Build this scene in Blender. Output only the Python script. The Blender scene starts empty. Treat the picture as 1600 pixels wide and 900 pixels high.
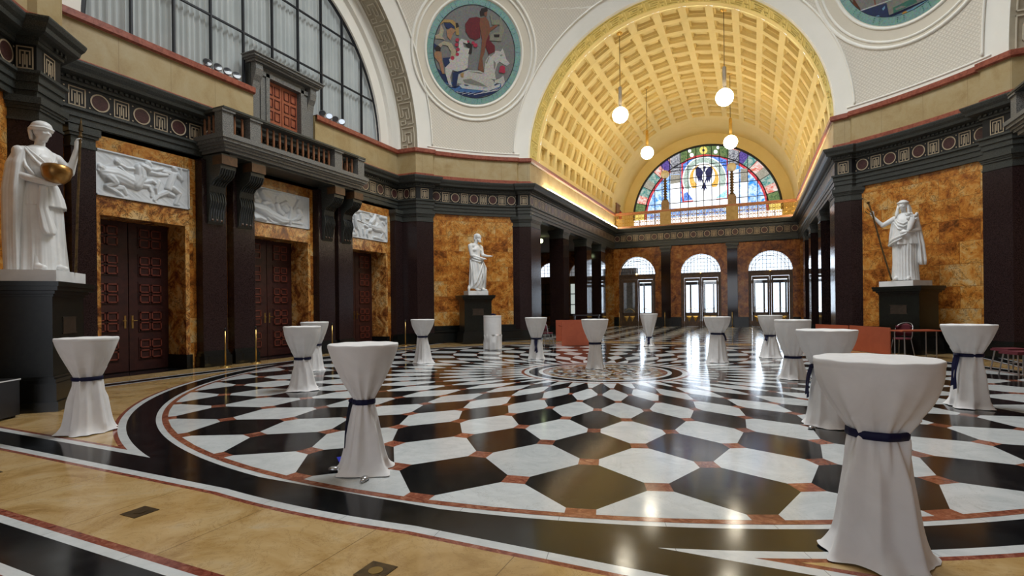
import bpy, math, random
import numpy as np
from math import sin, cos, pi, radians, sqrt, atan2
from mathutils import Vector, Matrix
random.seed(7)
SC = bpy.context.scene
COL = SC.collection

# ------------------------------------------------------------------ camera, world, lights, exposure
TH = radians(24.6); RO = math.atan(.011)
fw = Vector((-sin(TH), cos(TH), 0)); rt = Vector((cos(TH), sin(TH), 0)); up = Vector((0, 0, 1))
cx = rt*cos(RO) - up*sin(RO); cy = rt*sin(RO) + up*cos(RO)
cam = bpy.data.cameras.new('camera'); camo = bpy.data.objects.new('camera', cam); COL.objects.link(camo)
camo.matrix_world = Matrix(((cx.x, cy.x, -fw.x, 2.957), (cx.y, cy.y, -fw.y, -11.234), (cx.z, cy.z, -fw.z, 1.45), (0, 0, 0, 1)))
cam.sensor_width = 36; cam.lens = 820/1600*36; cam.shift_y = 28/1600; cam.clip_start = .05; cam.clip_end = 300
SC.camera = camo
SC.view_settings.view_transform = 'Standard'; SC.view_settings.look = 'None'
SC.view_settings.exposure = 0.0; SC.view_settings.gamma = 1; SC.view_settings.use_curve_mapping = False
W = bpy.data.worlds.new('world'); SC.world = W; W.use_nodes = True
bg = W.node_tree.nodes['Background']; bg.inputs[0].default_value = (.80, .88, 1, 1); bg.inputs[1].default_value = 2.2

def area(name, loc, rot, sx, sy, power, col=(1, 1, 1), spread=180):
    l = bpy.data.lights.new(name, 'AREA'); l.shape = 'RECTANGLE'; l.size = sx; l.size_y = sy; l.energy = power; l.color = col
    l.spread = radians(spread)
    o = bpy.data.objects.new(name, l); COL.objects.link(o); o.location = loc; o.rotation_euler = rot; return o
# daylight through the dome's roof light, high above the frame
area('dome_skylight', (0, 0, 17.3), (0, 0, 0), 6.5, 6.5, 1680, (.91, .965, 1), 145)
# daylight outside the entrance doors, then an added fill behind the camera
for X in (-4, 0, 4):
    area('door_daylight', (X, 28.2, 2.3), (radians(-90), 0, 0), 2.6, 4.4, 190, (.78, .87, 1))
area('rear_fill', (0, -18.5, 4.6), (radians(90), 0, 0), 7, 4.5, 70, (1, .9, .8))  # added fill light from behind the camera, no known window there

# ------------------------------------------------------------------ mesh building
class MB:
    def __init__(s): s.v = []; s.f = []; s.m = []; s.uv = []; s.c = []; s.tone = 1.0
    def face(s, pts, m=0, uv=None):
        b = len(s.v); s.v += [tuple(p) for p in pts]; s.f.append(tuple(range(b, b+len(pts)))); s.m.append(m); s.uv.append(uv); s.c.append(s.tone)
    def add(s, vs, fs, m=0, uvs=None):
        b = len(s.v); s.v += [tuple(p) for p in vs]
        for k, f in enumerate(fs):
            s.f.append(tuple(b+i for i in f)); s.m.append(m); s.uv.append([uvs[i] for i in f] if uvs else None); s.c.append(s.tone)
    def box(s, a, b, m=0, M=None):
        x0, x1 = sorted((a[0], b[0])); y0, y1 = sorted((a[1], b[1])); z0, z1 = sorted((a[2], b[2]))
        v = [(x0,y0,z0),(x1,y0,z0),(x1,y1,z0),(x0,y1,z0),(x0,y0,z1),(x1,y0,z1),(x1,y1,z1),(x0,y1,z1)]
        F = [(0,3,2,1),(4,5,6,7),(0,1,5,4),(1,2,6,5),(2,3,7,6),(3,0,4,7)]
        if M is not None: v = [tuple(M @ Vector(p)) for p in v]
        bb = len(s.v); s.v += v
        for f in F:
            s.f.append(tuple(bb+i for i in f)); s.m.append(m); s.c.append(s.tone)
            p = [v[i] for i in f]
            # uv in metres: horizontal run, height
            n = (Vector(p[1])-Vector(p[0])).cross(Vector(p[2])-Vector(p[0]))
            if abs(n.z) > max(abs(n.x), abs(n.y)): s.uv.append([(q[0], q[1]) for q in p])
            elif abs(n.x) > abs(n.y): s.uv.append([(q[1], q[2]) for q in p])
            else: s.uv.append([(q[0], q[2]) for q in p])
    def lathe(s, prof, n=24, o=(0,0,0), m=0, M=None, cap=True, sx=1, sy=1):
        vs = []; fs = []
        for (r, z) in prof:
            for k in range(n):
                t = 2*pi*k/n; vs.append((o[0]+r*cos(t)*sx, o[1]+r*sin(t)*sy, o[2]+z))
        for i in range(len(prof)-1):
            for k in range(n):
                k2 = (k+1) % n; fs.append((i*n+k, i*n+k2, (i+1)*n+k2, (i+1)*n+k))
        if cap:
            fs.append(tuple(range(n-1, -1, -1))); fs.append(tuple((len(prof)-1)*n+k for k in range(n)))
        if M is not None: vs = [tuple(M @ Vector(p)) for p in vs]
        s.add(vs, fs, m)
    def tube(s, pts, rad, n=8, m=0, closed=False):
        P = [Vector(p) for p in pts]; R = rad if isinstance(rad, (list, tuple)) else [rad]*len(P)
        vs = []; fs = []; prev = None
        for i, p in enumerate(P):
            if closed: d = P[(i+1) % len(P)]-P[i-1]
            else: d = P[min(i+1, len(P)-1)]-P[max(i-1, 0)]
            d.normalize()
            if prev is None:
                a = d.orthogonal().normalized()
            else:
                a = (prev-d*prev.dot(d))
                a = a.normalized() if a.length > 1e-6 else d.orthogonal().normalized()
            prev = a; b = d.cross(a)
            for k in range(n):
                t = 2*pi*k/n; vs.append(tuple(p+(a*cos(t)+b*sin(t))*R[i]))
        L = len(P)
        for i in range(L if closed else L-1):
            for k in range(n):
                k2 = (k+1) % n; j = (i+1) % L; fs.append((i*n+k, i*n+k2, j*n+k2, j*n+k))
        if not closed: fs.append(tuple(range(n-1, -1, -1))); fs.append(tuple((L-1)*n+k for k in range(n)))
        s.add(vs, fs, m)
    def sphere(s, c, r, m=0, n=20, sc=(1,1,1), M=None):
        vs = []; fs = []; h = n//2
        for i in range(1, h):
            ph = pi*i/h
            for k in range(n):
                t = 2*pi*k/n; vs.append((r*sc[0]*sin(ph)*cos(t), r*sc[1]*sin(ph)*sin(t), r*sc[2]*cos(ph)))
        vs += [(0,0,r*sc[2]), (0,0,-r*sc[2])]; T = len(vs)-2
        for i in range(h-2):
            for k in range(n): k2 = (k+1) % n; fs.append((i*n+k, (i+1)*n+k, (i+1)*n+k2, i*n+k2))
        for k in range(n):
            k2 = (k+1) % n; fs.append((T, k, k2)); fs.append((T+1, (h-2)*n+k2, (h-2)*n+k))
        if M is not None: vs = [tuple(M @ Vector(p)) for p in vs]
        s.add([(p[0]+c[0], p[1]+c[1], p[2]+c[2]) for p in vs], fs, m)
    def capsule(s, a, b, ra, rb, n=14):
        a = Vector(a); b = Vector(b); d = b-a
        d = d.normalized() if d.length > 1e-6 else Vector((0,0,1))
        u = d.orthogonal().normalized(); w = d.cross(u); vs = []; rows = []
        for k in range(1, 5): t = pi/2*k/4.; rows.append((a-d*ra*cos(t), ra*sin(t)))
        for k in range(0, 4): t = pi/2*k/4.; rows.append((b+d*rb*sin(t), rb*cos(t)))
        for p, r in rows:
            for k in range(n): t = 2*pi*k/n; vs.append(tuple(p+(u*cos(t)+w*sin(t))*r))
        vs += [tuple(a-d*ra), tuple(b+d*rb)]; T = len(vs)-2; fs = []
        L = len(rows)
        for i in range(L-1):
            for k in range(n): k2 = (k+1) % n; fs.append((i*n+k, i*n+k2, (i+1)*n+k2, (i+1)*n+k))
        for k in range(n):
            k2 = (k+1) % n; fs.append((T, k2, k)); fs.append((T+1, (L-1)*n+k, (L-1)*n+k2))
        s.add(vs, fs, 0)
    def prism(s, poly, z0, z1, m=0, M=None):
        n = len(poly); v = [(p[0], p[1], z0) for p in poly]+[(p[0], p[1], z1) for p in poly]
        if M is not None: v = [tuple(M @ Vector(p)) for p in v]
        s.add(v, [tuple(range(n-1, -1, -1)), tuple(range(n, 2*n))]+[(i, (i+1) % n, n+(i+1) % n, n+i) for i in range(n)], m)

def obj(name, mb, mats, parent=None, smooth=False, auto=None):
    me = bpy.data.meshes.new(name); me.from_pydata(mb.v, [], mb.f)
    if not isinstance(mats, (list, tuple)): mats = [mats]
    for m in mats: me.materials.append(m)
    me.polygons.foreach_set('material_index', mb.m)
    if any(u is not None for u in mb.uv):
        L = me.uv_layers.new(name='UVMap'); arr = []
        for f, u in zip(mb.f, mb.uv):
            arr += [c for q in (u if u is not None else [(0, 0)]*len(f)) for c in q]
        L.data.foreach_set('uv', arr)
    if any(c != 1.0 for c in mb.c):
        A = me.attributes.new('tone', 'FLOAT', 'FACE'); A.data.foreach_set('value', mb.c)
    if smooth: me.polygons.foreach_set('use_smooth', [True]*len(me.polygons))
    me.update()
    o = bpy.data.objects.new(name, me); COL.objects.link(o)
    if parent is not None: o.parent = parent
    if auto:
        me.polygons.foreach_set('use_smooth', [True]*len(me.polygons))
        try: me.set_sharp_from_angle(angle=radians(auto))
        except Exception: pass
    return o
def tag(o, label, cat, group=None, kind=None):
    o['label'] = label; o['category'] = cat
    if group: o['group'] = group
    if kind: o['kind'] = kind
    return o
def thing(name, label, cat, loc=(0,0,0), rz=0, group=None):
    o = bpy.data.objects.new(name, None); COL.objects.link(o); o.location = loc; o.rotation_euler = (0, 0, rz); o.empty_display_size = .2
    return tag(o, label, cat, group)
def struct(name, mb, mats, parent=None, label=None, cat=None, **k):
    o = obj(name, mb, mats, parent, **k)
    if parent is None: o['kind'] = 'structure'; o['label'] = label; o['category'] = cat
    return o
def sthing(name, label, cat, loc=(0,0,0), rz=0):
    o = thing(name, label, cat, loc, rz); o['kind'] = 'structure'; return o

# ------------------------------------------------------------------ node expressions
class X:
    def __init__(s, nt, v): s.nt = nt; s.v = v
    def _b(s, o, op, rev=False):
        n = s.nt.nodes.new('ShaderNodeMath'); n.operation = op
        a, b = (o, s) if rev else (s, o)
        for i, q in enumerate((a, b)):
            q = q.v if isinstance(q, X) else q
            if isinstance(q, (int, float)): n.inputs[i].default_value = q
            elif q is not None: s.nt.links.new(q, n.inputs[i])
        return X(s.nt, n.outputs[0])
    def __add__(s, o): return s._b(o, 'ADD')
    def __sub__(s, o): return s._b(o, 'SUBTRACT')
    def __rsub__(s, o): return s._b(o, 'SUBTRACT', True)
    def __mul__(s, o): return s._b(o, 'MULTIPLY')
    def __truediv__(s, o): return s._b(o, 'DIVIDE')
    def __lt__(s, o): return s._b(o, 'LESS_THAN')
    def __gt__(s, o): return s._b(o, 'GREATER_THAN')
    def min(s, o): return s._b(o, 'MINIMUM')
    def max(s, o): return s._b(o, 'MAXIMUM')
    def mod(s, o): return s._b(o, 'FLOORED_MODULO')
    def one(s, op):
        n = s.nt.nodes.new('ShaderNodeMath'); n.operation = op; s.nt.links.new(s.v, n.inputs[0]); return X(s.nt, n.outputs[0])
    def abs(s): return s.one('ABSOLUTE')
    def sqrt(s): return s.one('SQRT')
    def floor(s): return s.one('FLOOR')
    def sin(s): return s.one('SINE')
class Mat:
    def __init__(s, name, col=(.5,.5,.5), rough=.5, metal=0, spec=.5, **kw):
        s.m = bpy.data.materials.new(name); s.m.use_nodes = True; s.nt = s.m.node_tree
        s.b = s.nt.nodes['Principled BSDF']; s.b.inputs['Base Color'].default_value = (*col, 1)
        s.b.inputs['Roughness'].default_value = rough; s.b.inputs['Metallic'].default_value = metal
        s.b.inputs['Specular IOR Level'].default_value = spec
        for k, v in kw.items(): s.b.inputs[k.replace('_', ' ')].default_value = v
    def L(s, a, b): s.nt.links.new(a.v if isinstance(a, X) else a, b)
    def xyz(s, kind='Object'):
        t = s.nt.nodes.new('ShaderNodeTexCoord'); q = s.nt.nodes.new('ShaderNodeSeparateXYZ'); s.nt.links.new(t.outputs[kind], q.inputs[0])
        return [X(s.nt, q.outputs[i]) for i in range(3)]
    def vec(s, kind='Object', scale=(1,1,1), loc=(0,0,0), rot=(0,0,0)):
        t = s.nt.nodes.new('ShaderNodeTexCoord'); mp = s.nt.nodes.new('ShaderNodeMapping'); s.nt.links.new(t.outputs[kind], mp.inputs[0])
        mp.inputs['Scale'].default_value = scale; mp.inputs['Location'].default_value = loc; mp.inputs['Rotation'].default_value = rot
        return mp.outputs[0]
    def noise(s, scale=5, detail=4, rough=.5, dist=0, vec=None, out='Fac'):
        n = s.nt.nodes.new('ShaderNodeTexNoise'); n.inputs['Scale'].default_value = scale; n.inputs['Detail'].default_value = detail
        n.inputs['Roughness'].default_value = rough; n.inputs['Distortion'].default_value = dist
        if vec is None: vec = s.vec()
        s.nt.links.new(vec, n.inputs['Vector']); return X(s.nt, n.outputs[out])
    def voro(s, scale=5, vec=None, feature='DISTANCE_TO_EDGE', out='Distance', rnd=1):
        n = s.nt.nodes.new('ShaderNodeTexVoronoi'); n.feature = feature; n.inputs['Scale'].default_value = scale; n.inputs['Randomness'].default_value = rnd
        s.nt.links.new(vec if vec is not None else s.vec(), n.inputs['Vector']); return X(s.nt, n.outputs[out])
    def ramp(s, f, stops, interp='LINEAR'):
        n = s.nt.nodes.new('ShaderNodeValToRGB'); s.L(f, n.inputs[0]); n.color_ramp.interpolation = interp
        e = n.color_ramp.elements
        for i, (p, c) in enumerate(stops):
            q = e[i] if i < 2 else e.new(p)
            q.position = p; q.color = (*c, 1)
        return X(s.nt, n.outputs[0])
    def mix(s, f, a, b, mode='MIX'):
        n = s.nt.nodes.new('ShaderNodeMix'); n.data_type = 'RGBA'; n.blend_type = mode
        for i, q in ((0, f), (6, a), (7, b)):
            if isinstance(q, X): s.nt.links.new(q.v, n.inputs[i])
            elif isinstance(q, tuple): n.inputs[i].default_value = (*q, 1)
            else: n.inputs[i].default_value = q
        return X(s.nt, n.outputs[2])
    def attr(s, name):
        n = s.nt.nodes.new('ShaderNodeAttribute'); n.attribute_name = name; return X(s.nt, n.outputs['Fac'])
    def base(s, c): s.L(c, s.b.inputs['Base Color']); return s
    def bump(s, h, strength=.3, dist=.02):
        n = s.nt.nodes.new('ShaderNodeBump'); n.inputs['Strength'].default_value = strength; n.inputs['Distance'].default_value = dist
        s.L(h, n.inputs['Height']); s.nt.links.new(n.outputs[0], s.b.inputs['Normal']); return s
    def emit(s, col, st):
        if isinstance(col, X): s.L(col, s.b.inputs['Emission Color'])
        else: s.b.inputs['Emission Color'].default_value = (*col, 1)
        s.b.inputs['Emission Strength'].default_value = st; return s

def siena(name, dark=1.0, bw=1.05, bh=.62, contrast=1, sc=1):
    m = Mat(name, rough=.22); uv = m.vec('UV')
    b = m.nt.nodes.new('ShaderNodeTexBrick'); m.nt.links.new(uv, b.inputs['Vector'])
    b.inputs['Scale'].default_value = 1; b.inputs['Brick Width'].default_value = bw; b.inputs['Row Height'].default_value = bh
    b.inputs['Mortar Size'].default_value = .006; b.inputs['Mortar Smooth'].default_value = .1; b.inputs['Bias'].default_value = 0
    b.inputs['Color1'].default_value = (0, 0, 0, 1); b.inputs['Color2'].default_value = (1, 1, 1, 1); b.inputs['Mortar'].default_value = (.5, .5, .5, 1)
    blk = X(m.nt, b.outputs['Color'])
    cb = m.nt.nodes.new('ShaderNodeCombineXYZ'); m.L(blk*13.0, cb.inputs[0]); m.L(blk*7.0, cb.inputs[1])
    va = m.nt.nodes.new('ShaderNodeVectorMath'); va.operation = 'ADD'; m.nt.links.new(uv, va.inputs[0]); m.nt.links.new(cb.outputs[0], va.inputs[1]); pv = va.outputs[0]
    n = m.noise(2.3*sc, 9, .68, .5, pv); n2 = m.noise(9*sc, 7, .7, .8, pv)
    f = (blk*.26+n*1.1+n2*.5)-.45
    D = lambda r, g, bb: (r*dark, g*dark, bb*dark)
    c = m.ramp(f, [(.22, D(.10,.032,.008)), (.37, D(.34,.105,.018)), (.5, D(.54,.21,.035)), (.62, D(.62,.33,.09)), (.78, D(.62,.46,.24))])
    v = m.voro(3.2*sc, m.noise(1.3, 5, .6, 0, None, 'Color').v)
    vein = (m.noise(2.2*sc, 9, .74, .7, pv)-.5).abs()
    c = m.mix((vein < .011*contrast)*.75, c, D(.05,.02,.008))
    c = m.mix(X(m.nt, b.outputs['Fac'])*.6, c, D(.12,.06,.02))
    return m.base(c).m
def breccia(name, dark=1.0):
    m = Mat(name, rough=.2); f = m.noise(2.2, 9, .70, 1.0); v = (m.noise(3.2, 8, .7, .9)-.5).abs()
    D = lambda r, g, b: (r*dark, g*dark, b*dark)
    c = m.ramp(f, [(.3, D(.07,.025,.012)), (.42, D(.22,.07,.02)), (.5, D(.52,.22,.05)), (.58, D(.66,.38,.13)), (.68, D(.70,.50,.26)), (.8, D(.3,.11,.03))])
    c = m.mix((v < .016)*.8, c, D(.05,.022,.012))
    return m.base(c).m
def speckle(name, a, b, sc=90, rough=.35, c2=None):
    m = Mat(name, rough=rough); f = m.noise(sc, 2, .6); g = m.noise(1.3, 3, .5)
    c = m.ramp(f, [(.38, a), (.62, b)])
    c = m.mix(g*.35, c, tuple(q*.55 for q in a))
    return m.base(c).m
def noisy(name, a, b, sc=3, rough=.5, dist=1, lo=.35, hi=.65, metal=0, detail=5):
    m = Mat(name, rough=rough, metal=metal); return m.base(m.ramp(m.noise(sc, detail, .55, dist), [(lo, a), (hi, b)])).m

M = {}
M['siena'] = siena('siena_marble_blocks')
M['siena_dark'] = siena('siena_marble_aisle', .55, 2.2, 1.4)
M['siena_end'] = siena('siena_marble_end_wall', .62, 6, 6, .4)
M['siena_strip'] = siena('siena_marble_strip', .8, 3, .9)
M['breccia'] = breccia('breccia_marble')
M['granite'] = speckle('grey_green_granite', (.018,.021,.019), (.075,.078,.07), 70, .38)
M['granite_l'] = speckle('grey_granite_light', (.07,.072,.068), (.27,.26,.24), 60, .5)
M['porphyry'] = speckle('red_brown_porphyry', (.012,.006,.006), (.045,.026,.026), 60, .2); M['porphyry'].node_tree.nodes['Principled BSDF'].inputs['Specular IOR Level'].default_value = .3
M['porphyry_g'] = speckle('polished_dark_porphyry', (.008,.0045,.0045), (.026,.014,.013), 50, .08)
M['black'] = speckle('black_stone', (.004,.005,.0045), (.013,.014,.012), 40, .22)
M['pedestal'] = speckle('green_black_marble', (.002,.003,.002), (.007,.009,.006), 14, .35)
M['frieze_bg'] = Mat('frieze_black', (.008,.008,.009), .3).m
M['cream_inlay'] = Mat('cream_inlay', (.42,.33,.22), .45).m
M['disc_red'] = noisy('dark_red_disc', (.035,.012,.012), (.075,.026,.024), 30, .3)
def _yel():
    m = Mat('yellow_sandstone', rough=.5); f = m.noise(1.7, 6, .6, .6); g = m.noise(22, 3, .6)
    c = m.ramp(f*.8+g*.2, [(.3, (.30,.20,.08)), (.5, (.385,.285,.135)), (.7, (.42,.335,.19))])
    uv = m.xyz('UV'); j = (uv[0].mod(1.15) < .012)
    return m.base(m.mix(j*.6, c, (.2,.13,.06))).m
M['yellow'] = _yel()
M['redstone'] = noisy('red_marble_rail', (.20,.045,.025), (.34,.095,.055), 9, .35)
def _plaster():
    m = Mat('cream_plaster', rough=.8); f = m.noise(.9, 5, .6)
    return m.base(m.ramp(f, [(.3, (.64,.585,.48)), (.7, (.70,.64,.53))])).m
M['plaster'] = _plaster()
def _white():
    m = Mat('white_plaster_band', rough=.7); f = m.noise(.8, 5, .6)
    return m.base(m.ramp(f, [(.3, (.80,.775,.70)), (.7, (.86,.83,.76))])).m
M['band'] = _white()
def _diaper():
    m = Mat('plaster_diaper', rough=.85); u, v, _ = m.xyz('UV'); k = 1/.115
    a = ((u+v)*k).mod(1.0)-.5; b = ((u-v)*k).mod(1.0)-.5
    h = (a.abs().max(b.abs()))
    c = m.mix((h > .40)*.5, (.70,.645,.55), (.50,.45,.37))
    c = m.mix(m.noise(1.1, 5, .6)*.22, c, (.68,.64,.58))
    return m.base(c).bump(0.5-h, .5, .03).m
M['diaper'] = _diaper()
M['vault'] = noisy('yellow_vault_plaster', (.82,.655,.285), (.86,.70,.33), .8, .75)
M['gold_band'] = noisy('olive_gold_plaster', (.60,.47,.13), (.66,.53,.17), 2, .75)
M['gold_fret'] = noisy('gold_fret_plaster', (.76,.64,.24), (.82,.70,.30), 2, .75)
M['fret_light'] = noisy('plaster_fret_bars', (.56,.50,.39), (.62,.56,.44), 2, .8)
M['meander'] = noisy('grey_plaster_fret', (.36,.31,.225), (.42,.37,.275), 2, .8)
M['marble'] = noisy('white_statue_marble', (.72,.72,.71), (.84,.84,.83), 2.5, .42)
def _relief():
    m = Mat('white_relief_marble', rough=.45); f = m.noise(2.5, 5, .6)
    return m.base(m.ramp(f, [(.3, (.60,.63,.66)), (.7, (.72,.74,.76))])).m
M['relief'] = _relief()
M['cloth'] = noisy('white_stretch_cloth', (.72,.70,.69), (.78,.76,.75), 4, .85)
M['navy'] = Mat('navy_satin_ribbon', (.004,.005,.035), .6, 0, .25).m
M['blue_r'] = Mat('bright_blue_ribbon', (.01,.02,.40), .4).m
M['bronze'] = noisy('old_bronze', (.07,.045,.02), (.16,.10,.04), 12, .4, metal=.8)
M['goldb'] = noisy('gold_bronze', (.55,.33,.07), (.70,.45,.12), 9, .35, metal=.75)
M['bowlm'] = noisy('brown_gilt_bowl', (.20,.095,.022), (.42,.22,.06), 3, .32, metal=.7)
M['brass'] = Mat('brass', (.62,.42,.14), .28, 1).m
M['wood_red'] = noisy('dark_red_wood', (.024,.004,.003), (.045,.009,.006), 6, .5)
M['wood_rim'] = noisy('red_wood_moulding', (.13,.026,.014), (.19,.042,.024), 6, .5)
M['wood_bright'] = noisy('orange_red_wood', (.28,.07,.028), (.36,.10,.045), 6, .45)
M['block'] = noisy('dull_brown_block', (.07,.035,.015), (.13,.062,.026), 9, .45)
M['baluster'] = noisy('brown_copper_baluster', (.16,.062,.026), (.30,.12,.05), 9, .35)
M['entr'] = noisy('bronze_door_frame', (.05,.028,.014), (.11,.06,.028), 5, .35)
M['orange'] = noisy('orange_laminate', (.34,.070,.030), (.39,.085,.036), (3), .6)
M['maroon'] = Mat('maroon_upholstery', (.11,.012,.022), .8).m
M['chrome'] = Mat('grey_metal', (.45,.45,.46), .3, .9).m
M['blackm'] = Mat('black_metal', (.008,.008,.009), .4).m
M['blackp'] = Mat('black_plastic', (.006,.006,.008), .35).m
M['whitep'] = Mat('white_plastic', (.7,.72,.75), .4).m
M['lead'] = Mat('dark_window_bar', (.006,.007,.012), .5).m
M['redp'] = Mat('red_paint', (.5,.015,.015), .35).m
M['globe'] = Mat('opal_globe', (.9,.88,.8), .3).emit((1,.90,.70), 24.0).m
M['globe_dim'] = Mat('opal_globe_unlit', (.86,.80,.60), .25).m
M['tubelight'] = Mat('fluorescent', (1,1,1), .4).emit((1,.88,.64), 100).m
M['spotlit'] = Mat('lit_lens', (.7,.78,.9), .2).emit((.75,.85,1), .35).m
M['lens'] = Mat('dark_lens', (.03,.03,.035), .1).m
M['green_lamp'] = Mat('aisle_lamp_glow', (1,1,.8), .3).emit((.85,1,.55), 6).m
M['warm_lamp'] = Mat('warm_lamp_glow', (1,.9,.7), .3).emit((1,.65,.25), 6).m
def _glass():
    m = bpy.data.materials.new('door_glass'); m.use_nodes = True; nt = m.node_tree
    for n in list(nt.nodes): nt.nodes.remove(n)
    o = nt.nodes.new('ShaderNodeOutputMaterial'); mx = nt.nodes.new('ShaderNodeMixShader'); t = nt.nodes.new('ShaderNodeBsdfTransparent'); g = nt.nodes.new('ShaderNodeBsdfGlossy')
    g.inputs['Roughness'].default_value = .03; t.inputs[0].default_value = (.93,.96,.97,1); mx.inputs[0].default_value = .08
    nt.links.new(t.outputs[0], mx.inputs[1]); nt.links.new(g.outputs[0], mx.inputs[2]); nt.links.new(mx.outputs[0], o.inputs[0]); return m
M['glass'] = _glass()
M['frosted'] = Mat('frosted_daylit_glass', (.6,.65,.62), .6).emit((.80,.90,.84), .55).m
M['skyglass'] = Mat('daylit_leaded_glass', (.8,.85,.9), .4).emit((.80,.88,1), 1.5).m
M['greyglass'] = Mat('shaded_leaded_glass', (.4,.42,.44), .4).emit((.75,.78,.82), .22).m
def _curtain():
    m = Mat('grey_curtain', rough=.9, col=(.36,.38,.37)); 
    return m.base(m.ramp(m.noise(1.5, 4, .5), [(.3, (.36,.385,.38)), (.7, (.43,.45,.44))])).emit((.5,.53,.52), .10).m  # faint emission stands in for daylight coming through the cloth
M['curtain'] = _curtain()
def glasspaint(name, a, b, st, sc=9):
    m = Mat(name, rough=.3, col=tuple(q*.3 for q in a)); c = m.ramp(m.noise(sc, 4, .65, 1.2), [(.40, a), (.60, b)])
    return m.emit(c, st).m
GP = {'green': glasspaint('glass_foliage', (.05,.12,.05), (.22,.30,.12), 1, 6), 'red': glasspaint('glass_red', (.38,.01,.03), (.9,.12,.14), 1),
 'blue': glasspaint('glass_blue', (.02,.08,.55), (.25,.5,1), 1.1), 'white': glasspaint('glass_white', (.85,.9,1), (1,1,1), 1.5, 3),
 'pgreen': glasspaint('glass_pale_green', (.28,.42,.38), (.75,.88,.82), 1, 12), 'orange': glasspaint('glass_amber', (.85,.38,.03), (1,.75,.25), 1, 12),
 'cyan': glasspaint('glass_cyan', (.10,.60,1), (.9,.97,1), 1.2), 'dark': glasspaint('glass_dark', (.01,.015,.09), (.05,.06,.18), .8),
 'yellow': glasspaint('glass_yellow', (.8,.65,.08), (1,.9,.35), 1), 'figure': glasspaint('glass_grisaille', (.10,.11,.16), (.8,.82,.88), .8, 7),
 'grey': glasspaint('glass_grey', (.28,.27,.22), (.5,.48,.42), .9, 8), 'pale': glasspaint('glass_pale', (.6,.7,.85), (1,1,1), 1.2, 4),
 'skyb': glasspaint('glass_side_sky', (.03,.30,.95), (.75,.9,1), 1.15, 3.2), 'teal': glasspaint('glass_teal_fruit', (.05,.28,.28), (.55,.62,.55), .9, 5),
 'pinkish': glasspaint('glass_pink_ribbon', (.75,.15,.10), (.85,.85,.8), .95, 5), 'purple': glasspaint('glass_purple', (.06,.03,.25), (.2,.15,.5), .9)}
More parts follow.
